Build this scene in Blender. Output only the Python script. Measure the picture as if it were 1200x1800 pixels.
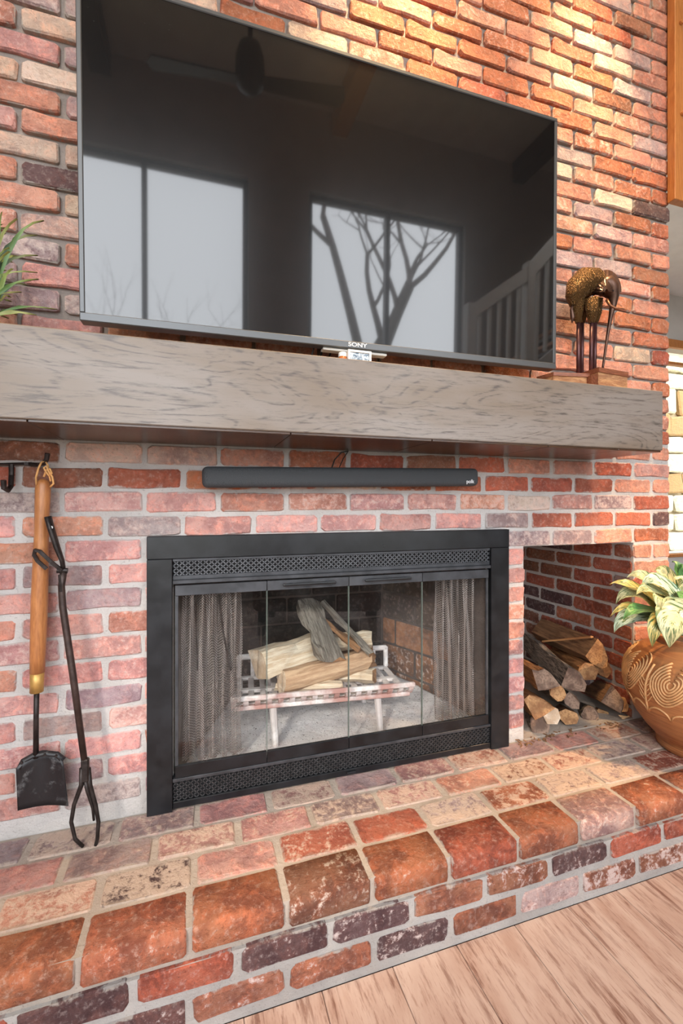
import bpy, bmesh, math, random
from mathutils import Vector, Matrix, Euler, noise as mnoise
R = math.radians
scene = bpy.context.scene
col = scene.collection
for o in list(bpy.data.objects): bpy.data.objects.remove(o)

# ---------------------------------------------------------------- camera
H = 1.113                       # lens height above the floor
YAW = math.atan(250 / 786.0)    # turned to the right of the wall's normal
CAMY = -1.40
cam_d = bpy.data.cameras.new('camera'); cam = bpy.data.objects.new('camera', cam_d); col.objects.link(cam)
cam_d.sensor_fit = 'VERTICAL'; cam_d.sensor_height = 36.0; cam_d.lens = 786 / 1800 * 36.0
cam_d.shift_y = -14 / 1800; cam_d.clip_start = 0.02
cam.location = (0, CAMY, H); cam.rotation_euler = (R(90), 0, -YAW)
scene.camera = cam

# ---------------------------------------------------------------- sky, lamps, exposure
world = bpy.data.worlds.new('overcast_sky'); scene.world = world; world.use_nodes = True
wn = world.node_tree.nodes; wn['Background'].inputs[0].default_value = (0.91, 0.95, 1.0, 1); wn['Background'].inputs[1].default_value = 5.5
scene.view_settings.view_transform = 'Standard'; scene.view_settings.look = 'None'
scene.view_settings.exposure = 0.42; scene.view_settings.gamma = 1.0; scene.view_settings.use_curve_mapping = False
scene.cycles.max_bounces = 8; scene.cycles.diffuse_bounces = 4; scene.cycles.glossy_bounces = 4
scene.cycles.transparent_max_bounces = 16; scene.cycles.caustics_reflective = False; scene.cycles.caustics_refractive = False
scene.cycles.sample_clamp_indirect = 6.0

def portal(name, loc, rot, sx, sy):
    l = bpy.data.lights.new(name, 'AREA'); l.shape = 'RECTANGLE'; l.size = sx; l.size_y = sy; l.cycles.is_portal = True
    o = bpy.data.objects.new(name, l); col.objects.link(o); o.location = loc; o.rotation_euler = rot
    return o
def spot(name, loc, target, power, size, blend, color, radius=0.04):
    l = bpy.data.lights.new(name, 'SPOT'); l.energy = power; l.spot_size = R(size); l.spot_blend = blend; l.color = color; l.shadow_soft_size = radius
    o = bpy.data.objects.new(name, l); col.objects.link(o); o.location = loc
    o.rotation_euler = (Vector(target) - Vector(loc)).to_track_quat('-Z', 'Y').to_euler()
    return o
# daylight comes through the window wall behind the camera (y = -3.8); portals only guide the sampling
WY = -3.8
portal('window_daylight', (-0.85, WY - 0.1, 2.5), (R(90), 0, 0), 2.7, 3.92)
portal('window_daylight', (2.155, WY - 0.1, 2.5), (R(90), 0, 0), 1.99, 3.92)
WARM = (1.0, 0.66, 0.34)
spot('overhead_spot', (1.46, -0.34, 3.75), (1.47, 0.0, 2.48), 250, 38, 1.0, WARM)
spot('overhead_spot', (0.66, -0.34, 3.75), (0.66, 0.0, 2.55), 300, 40, 1.0, WARM)
spot('overhead_spot', (1.1, -0.9, 5.0), (1.0, 0.0, 2.2), 420, 60, 1.0, WARM)
spot('overhead_spot', (-0.75, -0.5, 4.4), (-0.75, 0.0, 2.2), 110, 50, 1.0, (1.0, 0.78, 0.55))
spot('warm_niche_beam', (3.6, -2.3, 2.9), (1.46, 0.06, 0.42), 560, 19, 0.7, (1.0, 0.60, 0.30), 0.04)  # warm light from front right onto the niche; its source is unseen
spot('overhead_spot', (-1.9, -2.7, 4.9), (0.40, -0.05, 0.40), 200, 40, 1.0, (1.0, 0.86, 0.70), 0.10)  # added overhead fill aimed at the firebox, kept clear of the screen
spot('stair_fill_spot', (3.1, -1.2, 4.9), (2.95, -2.4, 2.9), 170, 50, 0.8, (1.0, 0.95, 0.9), 0.06)  # added fill that brightens the white railing, no known fixture
spot('firebox_fill_spot', (-1.9, -3.3, 2.5), (0.45, 0.12, 0.36), 420, 19, 0.9, (1.0, 0.90, 0.80), 0.12)  # added low fill to brighten the ash; no lamp stands there

# ---------------------------------------------------------------- helpers
def at(px, py, y):
    """A point of the photograph taken at depth plane y (wall face is y = 0)."""
    D = y - CAMY; u = (px - 600) / 786.0; s, c = math.sin(YAW), math.cos(YAW)
    X = D * (s + u * c) / (c - u * s); w = X * s + D * c
    return Vector((X, y, H - (py - 886) * w / 786.0))
def proj(p):
    s, c = math.sin(YAW), math.cos(YAW); D = p[1] - CAMY; w = p[0] * s + D * c; u = p[0] * c - D * s
    return (600 + 786 * u / w, 886 - 786 * (p[2] - H) / w)

class NT:
    def __init__(self, name):
        self.m = bpy.data.materials.new(name); self.m.use_nodes = True; self.t = self.m.node_tree
        self.b = self.t.nodes['Principled BSDF']; self.out = self.t.nodes['Material Output']
    def n(self, typ, **kw):
        nd = self.t.nodes.new(typ)
        for k, v in kw.items():
            if k.startswith('i_'): self.set(nd, k[2:].replace('_', ' '), v)
            elif k.startswith('p'+'_'): setattr(nd, k[2:], v)
        return nd
    def set(self, nd, sock, v):
        s = nd.inputs[int(sock)] if sock.isdigit() else nd.inputs[sock]
        if isinstance(v, bpy.types.NodeSocket): self.t.links.new(v, s)
        else: s.default_value = v
    def math(self, op, a, b=0.0, clamp=False):
        nd = self.n('ShaderNodeMath', p_operation=op, p_use_clamp=clamp); self.set(nd, '0', a); self.set(nd, '1', b); return nd.outputs[0]
    def mix(self, fac, a, b, blend='MIX'):
        nd = self.n('ShaderNodeMix', p_data_type='RGBA', p_blend_type=blend)
        self.set(nd, '0', fac); self.set(nd, '6', a); self.set(nd, '7', b); return nd.outputs[2]
    def noise(self, vec, scale, detail=4, rough=0.55, dist=0.0):
        nd = self.n('ShaderNodeTexNoise'); self.set(nd, 'Vector', vec)
        nd.inputs['Scale'].default_value = scale; nd.inputs['Detail'].default_value = detail
        nd.inputs['Roughness'].default_value = rough; nd.inputs['Distortion'].default_value = dist
        return nd.outputs[0]
    def step(self, v, lo, hi, a=0.0, b=1.0):
        nd = self.n('ShaderNodeMapRange', p_interpolation_type='SMOOTHSTEP'); self.set(nd, '0', v); self.set(nd, '1', lo); self.set(nd, '2', hi)
        self.set(nd, '3', a); self.set(nd, '4', b); return nd.outputs[0]
    def coord(self, which='Object', rnd=False, scale=(1, 1, 1)):
        tc = self.n('ShaderNodeTexCoord').outputs[which]
        mp = self.n('ShaderNodeMapping'); self.set(mp, 'Vector', tc); mp.inputs['Scale'].default_value = scale
        v = mp.outputs[0]
        if rnd:
            oi = self.n('ShaderNodeObjectInfo').outputs['Random']
            sc = self.math('MULTIPLY', oi, 37.0); cb = self.n('ShaderNodeCombineXYZ'); self.set(cb, '0', sc); self.set(cb, '1', self.math('MULTIPLY', oi, 91.0)); self.set(cb, '2', self.math('MULTIPLY', oi, 17.0))
            ad = self.n('ShaderNodeVectorMath', p_operation='ADD'); self.set(ad, '0', v); self.set(ad, '1', cb.outputs[0]); v = ad.outputs[0]
        return v
    def bump(self, h, strength=0.5, dist=0.01):
        b = self.n('ShaderNodeBump'); b.inputs['Strength'].default_value = strength; b.inputs['Distance'].default_value = dist
        self.set(b, 'Height', h); self.set(self.b, 'Normal', b.outputs[0])
    def base(self, c): self.set(self.b, 'Base Color', c); return self
    def rough(self, r): self.set(self.b, 'Roughness', r); return self

def C(r, g, b): return (r, g, b, 1.0)
def plain(name, c, rough=0.5, metal=0.0, nscale=25, namt=0.25, bump=0.15, spec=0.5):
    """A one-colour material with a little procedural mottling and relief."""
    t = NT(name); v = t.coord('Object', True); n = t.noise(v, nscale, 5)
    t.base(t.mix(t.step(n, 0.3, 0.7), C(*[x * (1 - namt) for x in c]), C(*[min(1, x * (1 + namt)) for x in c])))
    t.rough(t.step(n, 0.2, 0.8, rough * 0.85, min(1, rough * 1.15))); t.b.inputs['Metallic'].default_value = metal
    t.b.inputs['Specular IOR Level'].default_value = spec
    if bump: t.bump(n, bump, 0.004)
    return t.m

def brick_material(name, axes, white=(0.80, 0.68, 0.62), smear=(0.50, 0.46, 0.42), by_attr=False, smear_w=0.05, wsoft=0.16, wamt=0.5, dk=0.66):
    t = NT(name)
    if by_attr:
        at_ = t.n('ShaderNodeAttribute', p_attribute_name='tint'); colr, wash = at_.outputs['Color'], at_.outputs['Alpha']; v = t.coord('Object')
    else:
        oi = t.n('ShaderNodeObjectInfo'); colr, wash = oi.outputs['Color'], oi.outputs['Alpha']; v = t.coord('Object', True)
    n1 = t.noise(v, 8, 4, 0.6, 0.3); n2 = t.noise(v, 24, 9, 0.68, 0.5); n3 = t.noise(v, 75, 8, 0.72); n4 = t.noise(v, 210, 4)
    dark = t.mix(dk, colr, t.mix(1.0, colr, C(0.50, 0.42, 0.46), 'MULTIPLY')); lite = t.mix(0.42, colr, C(*white))
    c = t.mix(t.step(n1, 0.38, 0.62), colr, dark)
    c = t.mix(t.step(n2, 0.44, 0.66, 0, 0.75), c, t.mix(1.0, colr, C(1.30, 1.02, 0.92), 'MULTIPLY'))
    c = t.mix(t.step(n3, 0.50, 0.68, 0, 0.55), c, lite)
    c = t.mix(t.step(n3, 0.46, 0.33, 0, 0.6 * dk), c, t.mix(1.0, colr, C(0.38, 0.28, 0.26), 'MULTIPLY'))
    c = t.mix(t.step(n4, 0.62, 0.72, 0, 0.7 * dk), c, C(0.13, 0.07, 0.06))
    thr = t.math('SUBTRACT', 0.72, t.math('MULTIPLY', wash, 0.36))
    wn_ = t.math('ADD', t.math('MULTIPLY', n2, 0.55), t.math('MULTIPLY', n3, 0.45)); c = t.mix(t.math('MULTIPLY', t.step(wn_, thr, t.math('ADD', thr, wsoft)), wamt), c, C(*white))
    g = t.n('ShaderNodeSeparateXYZ'); t.set(g, '0', t.n('ShaderNodeTexCoord').outputs['Generated'])
    hgt = n3
    if axes:
        ex = t.math('MULTIPLY', t.math('MINIMUM', g.outputs[0], t.math('SUBTRACT', 1.0, g.outputs[0])), 3.3)
        e = ex
        if 'z' in axes: e = t.math('MINIMUM', ex, t.math('MINIMUM', g.outputs[2], t.math('SUBTRACT', 1.0, g.outputs[2])))
        e = t.math('ADD', e, t.math('MULTIPLY', t.math('SUBTRACT', n2, 0.5), 0.55))
        m = t.step(e, -0.02, smear_w, 1.0, 0.0)
        c = t.mix(t.math('MULTIPLY', m, 0.8), c, C(*smear))
    t.base(c); t.rough(0.82); t.b.inputs['Specular IOR Level'].default_value = 0.3
    t.bump(t.math('ADD', t.math('MULTIPLY', n2, 0.9), t.math('MULTIPLY', n3, 0.6)), 1.0, 0.011)
    return t.m
def mortar_material(name, c):
    t = NT(name); v = t.coord('Object'); n = t.noise(v, 45, 8, 0.7); n2 = t.noise(v, 6, 3); n3 = t.noise(v, 160, 4)
    cc = t.mix(t.step(n2, 0.35, 0.7), C(*c), C(*[x * 0.78 for x in c])); cc = t.mix(t.step(n3, 0.58, 0.72, 0, 0.5), cc, C(*[x * 0.45 for x in c]))
    t.base(cc); t.rough(0.93); t.bump(n, 0.9, 0.008); return t.m
def wood_material(name, light, dark, scale=(1, 1, 1), rings=9.0, rough=0.5, grain=1.0, rnd=True, bump=0.2):
    """Grain runs along local X after the scale is applied."""
    t = NT(name); v = t.coord('Object', rnd, scale)
    n0 = t.noise(v, rings * 0.35, 3, 0.5, 0.8)
    band = t.math('FRACT', t.math('MULTIPLY', n0, rings * 1.4))
    b = t.step(t.math('ABSOLUTE', t.math('SUBTRACT', band, 0.5)), 0.05, 0.5)
    n1 = t.noise(v, rings * 6, 8, 0.7)
    f = t.math('ADD', t.math('MULTIPLY', b, 0.45), t.math('MULTIPLY', t.step(n1, 0.35, 0.7), 0.6 * grain), True)
    t.base(t.mix(f, C(*light), C(*dark))); t.rough(rough); t.bump(n1, bump, 0.003); return t.m

class MB:
    """Collects boxes, tubes and lathes; build() links them as ONE mesh object."""
    def __init__(s): s.v = []; s.f = []; s.mi = []; s.smooth = False
    def add(s, vs, fs, mi=0):
        o = len(s.v); s.v += [Vector(p) for p in vs]; s.f += [tuple(i + o for i in f) for f in fs]; s.mi += [mi] * len(fs); return s
    def box(s, lo, hi, mi=0, M=None):
        x0, y0, z0 = lo; x1, y1, z1 = hi
        vs = [Vector(p) for p in ((x0, y0, z0), (x1, y0, z0), (x1, y1, z0), (x0, y1, z0), (x0, y0, z1), (x1, y0, z1), (x1, y1, z1), (x0, y1, z1))]
        if M: vs = [M @ p for p in vs]
        return s.add(vs, [(0, 3, 2, 1), (4, 5, 6, 7), (0, 1, 5, 4), (1, 2, 6, 5), (2, 3, 7, 6), (3, 0, 4, 7)], mi)
    def bbox(s, lo, hi, b=0.004, mi=0, M=None, seg=1):
        bm = bmesh.new(); bmesh.ops.create_cube(bm, size=1.0)
        d = [hi[i] - lo[i] for i in range(3)]; cc = [(hi[i] + lo[i]) / 2 for i in range(3)]
        for v in bm.verts: v.co = Vector([v.co[i] * d[i] + cc[i] for i in range(3)])
        bmesh.ops.bevel(bm, geom=list(bm.edges), offset=b, segments=seg, affect='EDGES', profile=0.5)
        if M: bm.transform(M)
        bm.verts.ensure_lookup_table(); s.add([v.co.copy() for v in bm.verts], [tuple(v.index for v in f.verts) for f in bm.faces], mi); bm.free(); return s
    def tube(s, pts, r, n=8, mi=0, cap=True, flat=1.0):
        pts = [Vector(p) for p in pts]; rs = r if isinstance(r, (list, tuple)) else [r] * len(pts)
        o = len(s.v); up = None
        for i, p in enumerate(pts):
            t = (pts[min(i + 1, len(pts) - 1)] - pts[max(i - 1, 0)]).normalized()
            if up is None: up = Vector((0, 0, 1)) if abs(t.z) < 0.9 else Vector((1, 0, 0))
            a = t.cross(up).normalized(); b = a.cross(t).normalized(); up = b
            for k in range(n):
                g = 2 * math.pi * k / n; s.v.append(p + a * math.cos(g) * rs[i] + b * math.sin(g) * rs[i] * flat)
        for i in range(len(pts) - 1):
            for k in range(n):
                s.f.append((o + i * n + k, o + i * n + (k + 1) % n, o + (i + 1) * n + (k + 1) % n, o + (i + 1) * n + k)); s.mi.append(mi)
        if cap:
            s.f.append(tuple(o + k for k in range(n))[::-1]); s.f.append(tuple(o + (len(pts) - 1) * n + k for k in range(n))); s.mi += [mi, mi]
        return s
    def bar(s, pts, w, t, mi=0):
        """flat strip: width w (across, roughly in plane), thickness t"""
        pts = [Vector(p) for p in pts]; o = len(s.v)
        for i, p in enumerate(pts):
            d = (pts[min(i + 1, len(pts) - 1)] - pts[max(i - 1, 0)]).normalized(); nrm = Vector((0, -1, 0)) if abs(d.y) < 0.9 else Vector((0, 0, 1))
            a = d.cross(nrm).normalized(); b = a.cross(d).normalized()
            s.v += [p - a * w / 2 - b * t / 2, p + a * w / 2 - b * t / 2, p + a * w / 2 + b * t / 2, p - a * w / 2 + b * t / 2]
        for i in range(len(pts) - 1):
            for k in range(4): s.f.append((o + i * 4 + k, o + i * 4 + (k + 1) % 4, o + (i + 1) * 4 + (k + 1) % 4, o + (i + 1) * 4 + k)); s.mi.append(mi)
        s.f.append((o + 3, o + 2, o + 1, o)); q = o + (len(pts) - 1) * 4; s.f.append((q, q + 1, q + 2, q + 3)); s.mi += [mi, mi]; return s
    def lathe(s, prof, c, n=32, mi=0):
        o = len(s.v); c = Vector(c)
        for r, z in prof:
            for k in range(n): g = 2 * math.pi * k / n; s.v.append(c + Vector((r * math.cos(g), r * math.sin(g), z)))
        for i in range(len(prof) - 1):
            for k in range(n): s.f.append((o + i * n + k, o + i * n + (k + 1) % n, o + (i + 1) * n + (k + 1) % n, o + (i + 1) * n + k)); s.mi.append(mi)
        s.f.append(tuple(o + k for k in range(n))[::-1]); q = o + (len(prof) - 1) * n; s.f.append(tuple(q + k for k in range(n))); s.mi += [mi, mi]; return s
    def prism(s, poly, a, b, axis='y', mi=0):
        """poly in the plane of the two other axes, extruded from a to b"""
        def P(u, w, t): return {'y': (u, t, w), 'x': (t, u, w), 'z': (u, w, t)}[axis]
        n = len(poly); vs = [P(u, w, a) for u, w in poly] + [P(u, w, b) for u, w in poly]
        return s.add(vs, [tuple(range(n)), tuple(range(2 * n - 1, n - 1, -1))] + [(i, i + n, (i + 1) % n + n, (i + 1) % n) for i in range(n)], mi)
    def mesh(s, name, mats, off=Vector((0, 0, 0))):
        me = bpy.data.meshes.new(name); me.from_pydata([p - off for p in s.v], [], s.f); me.validate(); 
        for m in (mats if isinstance(mats, (list, tuple)) else [mats]): me.materials.append(m)
        if len(me.polygons) == len(s.mi): me.polygons.foreach_set('material_index', s.mi)
        bm = bmesh.new(); bm.from_mesh(me); bmesh.ops.recalc_face_normals(bm, faces=bm.faces); bm.to_mesh(me); bm.free()
        if s.smooth: me.shade_smooth()
        return me
    def build(s, name, mats, parent=None, smooth=False, origin=None):
        s.smooth = smooth; off = wl(parent) if parent else Vector((0, 0, 0)); org = Vector(origin) if origin is not None else (off if parent else cent(s.v))
        o = bpy.data.objects.new(name, s.mesh(name, mats, org)); col.objects.link(o)
        o.parent = parent; o.location = org - off; WL[o.name] = org
        return o
WL = {}
def wl(o): return WL[o.name]
def cent(vs):
    lo = [min(p[i] for p in vs) for i in range(3)]; hi = [max(p[i] for p in vs) for i in range(3)]
    return Vector(((lo[0] + hi[0]) / 2, (lo[1] + hi[1]) / 2, lo[2]))
def tag(o, label=None, cat=None, group=None, kind=None):
    if label: o['label'] = label
    if cat: o['category'] = cat
    if group: o['group'] = group
    if kind: o['kind'] = kind
    return o
def thing(name, loc, label, cat, group=None):
    o = bpy.data.objects.new(name, None); o.empty_display_size = 0.05; col.objects.link(o); o.location = loc; WL[o.name] = Vector(loc)
    return tag(o, label, cat, group)
def inst(name, me, parent, loc, rot=(0, 0, 0), color=None, scale=None):
    o = bpy.data.objects.new(name, me); col.objects.link(o); o.parent = parent
    o.location = Vector(loc) - (wl(parent) if parent else Vector((0, 0, 0))); o.rotation_euler = rot
    if color: o.color = color
    if scale: o.scale = scale
    WL[o.name] = Vector(loc); return o
def text(body, size, loc, rot, mat, parent, name='logo', bold=0.0, ext=0.0004):
    c = bpy.data.curves.new(name, 'FONT'); c.body = body; c.size = size; c.align_x = 'CENTER'; c.align_y = 'CENTER'; c.extrude = ext; c.offset = bold
    tmp = bpy.data.objects.new(name, c); me = bpy.data.meshes.new_from_object(tmp); bpy.data.objects.remove(tmp); me.materials.clear(); me.materials.append(mat)
    o = bpy.data.objects.new(name, me); col.objects.link(o); o.parent = parent
    o.location = Vector(loc) - wl(parent); o.rotation_euler = rot; WL[o.name] = Vector(loc); return o

# ---------------------------------------------------------------- materials
M = {}
M['brick'] = brick_material('brick_face', 'xz', smear=(0.46, 0.42, 0.38), smear_w=0.06)
M['brick_low'] = brick_material('brick_face_washed', 'xz', smear=(0.62, 0.58, 0.55), smear_w=0.10)
M['brick_edge'] = brick_material('hearth_edge_brick', 'x', white=(0.80, 0.70, 0.62), smear=(0.52, 0.48, 0.44), smear_w=0.05, wsoft=0.10, wamt=0.75, dk=1.0)
M['brick_top'] = brick_material('hearth_top_brick', 'xz', white=(0.64, 0.50, 0.40), smear=(0.50, 0.41, 0.34), smear_w=0.12, wsoft=0.10, wamt=0.75, dk=0.8)
M['brick_front'] = brick_material('hearth_front_brick', 'xz', white=(0.74, 0.64, 0.62), smear=(0.44, 0.42, 0.40), smear_w=0.06, wsoft=0.08, wamt=0.75, dk=1.0)
M['brick_stuff'] = brick_material('brick_joined', '', by_attr=True)
M['mortar'] = mortar_material('wall_mortar', (0.36, 0.31, 0.28))
M['mortar_low'] = mortar_material('wall_mortar_flush', (0.59, 0.56, 0.535))
M['mortar_hearth'] = mortar_material('hearth_mortar', (0.47, 0.40, 0.34))
M['mortar_front'] = mortar_material('hearth_front_mortar', (0.46, 0.44, 0.42))
M['iron'] = plain('wrought_iron', (0.035, 0.028, 0.026), 0.45, 0.6, 60, 0.4, 0.3)
M['black_metal'] = plain('black_painted_steel', (0.010, 0.011, 0.013), 0.32, 0.0, 14, 0.4, 0.08, 0.4)
M['grille'] = plain('grille_steel', (0.10, 0.105, 0.115), 0.45, 0.3, 80, 0.3, 0.1)
M['white'] = plain('white_paint', (0.80, 0.80, 0.78), 0.6, 0, 8, 0.04, 0.05)
M['wall_grey'] = plain('grey_wall_paint', (0.55, 0.54, 0.52), 0.8, 0, 5, 0.05, 0.05)
M['wall_room'] = plain('room_wall_paint', (0.50, 0.47, 0.45), 0.85, 0, 5, 0.06, 0.05)
M['ceiling'] = plain('ceiling_paint', (0.72, 0.68, 0.64), 0.9, 0, 5, 0.06, 0.05)
M['dark_wood'] = wood_material('dark_stained_wood', (0.05, 0.032, 0.022), (0.022, 0.014, 0.010), (0.2, 2, 2), 9, 0.45)

# ---------------------------------------------------------------- brick wall (face at y = 0)
rng = random.Random(11)
PITCH, XR, CH = 0.2072, 1.921, 0.0683
Z0 = H + 0.0745                              # centre of course 0
HEARTH_Z = H - 0.89
FX0, FX1, FZ1 = -0.072, 1.003, H - 0.160     # firebox opening
NX0, NX1, NZ1 = 1.169, 1.721, H - 0.168      # log niche opening
CEIL, XL = 5.35, -3.0
PAL = {'r': (0.48, 0.15, 0.095), 'o': (0.52, 0.20, 0.11), 's': (0.64, 0.32, 0.235), 'p': (0.69, 0.38, 0.34), 'l': (0.49, 0.37, 0.365),
       'd': (0.15, 0.09, 0.09), 'c': (0.66, 0.50, 0.405), 'b': (0.35, 0.16, 0.10), 'w': (0.72, 0.60, 0.53)}
def shade(code, lo=0.84, hi=1.16):
    f = rng.uniform(lo, hi); return [min(0.9, max(0.02, x * f * rng.uniform(0.96, 1.04))) for x in PAL[code]]
def pick(ws): return rng.choices(list(ws), list(ws.values()))[0]
def brick_colour(x, z):
    if z > 1.40:
        k = pick({'s': 32, 'p': 28, 'l': 22, 'c': 18}) if x < 0.1 else pick({'s': 46, 'o': 22, 'l': 12, 'c': 10, 'r': 8, 'b': 2}); wash = rng.uniform(0.1, 0.75)
    elif z > 1.16:
        k = pick({'r': 34, 'b': 26, 'o': 24, 'c': 8, 's': 8}) if x < 1.15 else pick({'s': 50, 'r': 30, 'p': 20}); wash = rng.uniform(0.0, 0.5)
    elif x < 1.15:
        k = pick({'p': 62, 's': 18, 'l': 16, 'c': 4}); wash = rng.uniform(0.2, 0.85)
    else:
        k = pick({'s': 42, 'r': 26, 'p': 22, 'o': 10}); wash = rng.uniform(0.0, 0.6)
    return k, wash
SPECIAL = {}   # (course, brick counted from the right end) -> (code, wash)
SPECIAL.update({(2, 0): ('d', 0.5), (3, 3): ('l', 0.8), (1, 3): ('c', 0.95), (1, 1): ('l', 0.8), (1, 0): ('r', 0.3), (2, 1): ('r', 0.2), (2, 4): ('l', 0.6),
    (3, 2): ('l', 0.7), (3, 1): ('s', 0.5), (3, 0): ('o', 0.2), (0, 1): ('s', 0.4), (0, 4): ('r', 0.1), (0, 10): ('r', 0.1), (0, 11): ('b', 0.1), (-1, 9): ('c', 0.3), (-1, 10): ('c', 0.6), (-1, 11): ('b', 0.5),
    (4, 10): ('p', 0.6), (5, 10): ('l', 0.2), (5, 11): ('p', 0.3), (9, 10): ('l', 0.4), (13, 10): ('l', 0.9), (12, 11): ('l', 0.6), (2, 5): ('p', 0.2), (2, 10): ('l', 0.7), (1, 11): ('l', 0.9),
    (-22, 0): ('s', 0.3), (-17, 0): ('d', 0.3), (-13, 0): ('b', 0.2), (-4, 1): ('w', 0.9), (-12, 11): ('d', 0.3), (-16, 11): ('c', 0.9), (-19, 11): ('l', 0.7), (-9, 11): ('l', 0.9)})
def vjit(r, a): return r.uniform(-a, a)
def brick_mesh(name, L, Hh, seed, mat, depth=0.03, rough=1.0):
    """Worn brick: an uneven ten-sided face, a worn arris and the sides; face looks to -y, 48 triangles."""
    r = random.Random(seed); a, b = L / 2, Hh / 2; j = 0.0022 * rough
    cc = [r.uniform(0.004, 0.011) * rough for _ in range(4)]
    base = [(-a + cc[0], -b), (vjit(r, a * 0.4), -b + vjit(r, j)), (a - cc[1], -b), (a, -b + cc[1]), (a, b - cc[2]), (a - cc[2], b), (vjit(r, a * 0.4), b + vjit(r, j)), (-a + cc[3], b), (-a, b - cc[3]), (-a, -b + cc[0])]
    out = [(x + vjit(r, j), z + vjit(r, j)) for x, z in base]; n = len(out); ins = 0.0035 * rough
    vs = [(x - math.copysign(min(ins * r.uniform(0.6, 1.8), abs(x)), x), vjit(r, 0.0012), z - math.copysign(ins * r.uniform(0.5, 1.5), z)) for x, z in out]
    vs += [(x, r.uniform(0.003, 0.007), z) for x, z in out] + [(x, depth, z) for x, z in out]
    fs = [tuple(range(n))] + [(i, i + n, (i + 1) % n + n, (i + 1) % n)[::-1] for i in range(n)] + [(i + n, i + 2 * n, (i + 1) % n + 2 * n, (i + 1) % n + n)[::-1] for i in range(n)]
    return MB().add(vs, fs).mesh(name, mat)
BM = {}
def brick_data(L, Hh, mat, var):
    key = (round(L, 2), round(Hh, 3), mat, var)
    if key not in BM: BM[key] = brick_mesh('brick', L, Hh, hash(key[:2]) % 1000 + var * 31, M[mat])
    return BM[key]

wall = MB()
def slab(x0, x1, z0, z1, y0, mi): wall.box((x0, y0, z0), (x1, 0.9, z1), mi)
SPLIT = 1.40
slab(XL, XR - 0.004, SPLIT, CEIL, 0.013, 0)
slab(XL, XR - 0.004, H - 0.160, SPLIT, 0.0045, 1)
wall.box((XL, 0.0045, 0), (FX0, 0.9, H - 0.160), 1)
wall.box((FX1, 0.0045, 0), (NX0, 0.9, H - 0.160), 1)
wall.box((NX1, 0.0045, 0), (XR - 0.004, 0.9, H - 0.160), 1)
wall.box((FX0, 0.0045, 0), (FX1, 0.62, H - 0.905), 1)
wall.box((NX0, 0.0045, 0), (NX1, 0.72, HEARTH_Z), 1)
wall.box((FX0, 0.62, H - 0.905), (FX1, 0.9, H - 0.160), 1)
wall.box((NX0, 0.72, HEARTH_Z), (NX1, 0.9, H - 0.160), 1)
wall_back = wall.build('wall_back', [M['mortar'], M['mortar_low']], origin=(0, 0, 0))
tag(wall_back, 'red and pink brick chimney breast around the fireplace', None, None, 'structure')

def inside(poly, p):
    r = False; n = len(poly)
    for i in range(n):
        (x1, y1), (x2, y2) = poly[i], poly[(i + 1) % n]
        if (y1 > p[1]) != (y2 > p[1]) and p[0] < (x2 - x1) * (p[1] - y1) / (y2 - y1) + x1: r = not r
    return r
HIDE = [[(144, -900), (977, -100), (977, 215), (970, 640), (145, 562)], [(-300, 560), (1160, 690), (1160, 790), (-300, 752)], [(360, 825), (838, 826), (838, 853), (360, 853)], [(262, 950), (888, 938), (886, 1304), (262, 1422)]]
cells = []
nrow_top = int((CEIL - Z0) / CH)
for k in range(-nrow_top, 14):
    z = Z0 - k * CH; zl, zh = z - 0.0285, z + 0.0285
    typeA = (k % 2 == 1)
    edges = [XR] if typeA else [XR, XR - 0.1015]
    while edges[-1] > XL: edges.append(edges[-1] - PITCH)
    for i in range(len(edges) - 1):
        a, b = edges[i + 1] + 0.005, edges[i] - 0.005 if i else edges[i]
        spans = [(a, b)]
        if zl < H - 0.165:      # beside the openings the bricks are cut
            cut = []
            for (a, b) in spans:
                for lo, hi in ((XL, FX0 - 0.03), (FX1 + 0.02, NX0), (NX1, XR)):
                    aa, bb = max(a, lo), min(b, hi)
                    if bb - aa > 0.03: cut.append((aa, bb))
            spans = cut
        for (a, b) in spans: cells.append((k, i, a, b, z))
cells2, merged = [], {}
for k, i, a, b, z in cells:     # one brick across the narrow pier between surround and niche
    if z < H - 0.165 and FX1 < (a + b) / 2 < NX0:
        if k not in merged: merged[k] = 1; cells2.append((k, 50, 1.035, NX0 + rng.uniform(-0.003, 0.004), z))
    elif z < H - 0.165 and a > NX1 - 0.01:
        if (k, 'p') not in merged:
            merged[(k, 'p')] = 1
            if k % 2: cells2.append((k, 60, NX1, XR, z))
            else: cells2 += [(k, 60, NX1, 1.8145, z), (k, 61, 1.8245, XR, z)]
    else: cells2.append((k, i, a, b, z))
vis, rest = [], []
for cll in cells2:
    k, i, a, b, z = cll
    ps = [proj((x, 0, zz)) for x in (a, (a + b) / 2, b) for zz in (z - 0.026, z + 0.026)]
    seen = [p for p in ps if -15 < p[0] < 1215 and -15 < p[1] < 1815 and not any(inside(h, p) for h in HIDE)]
    (vis if seen else rest).append(cll)
def area(cll):
    p, q = proj((cll[2], 0, cll[4] - 0.028)), proj((cll[3], 0, cll[4] + 0.028)); return abs((q[0] - p[0]) * (q[1] - p[1]))
vis.sort(key=area, reverse=True)
rest += vis[300:]; vis = vis[:300]
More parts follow.
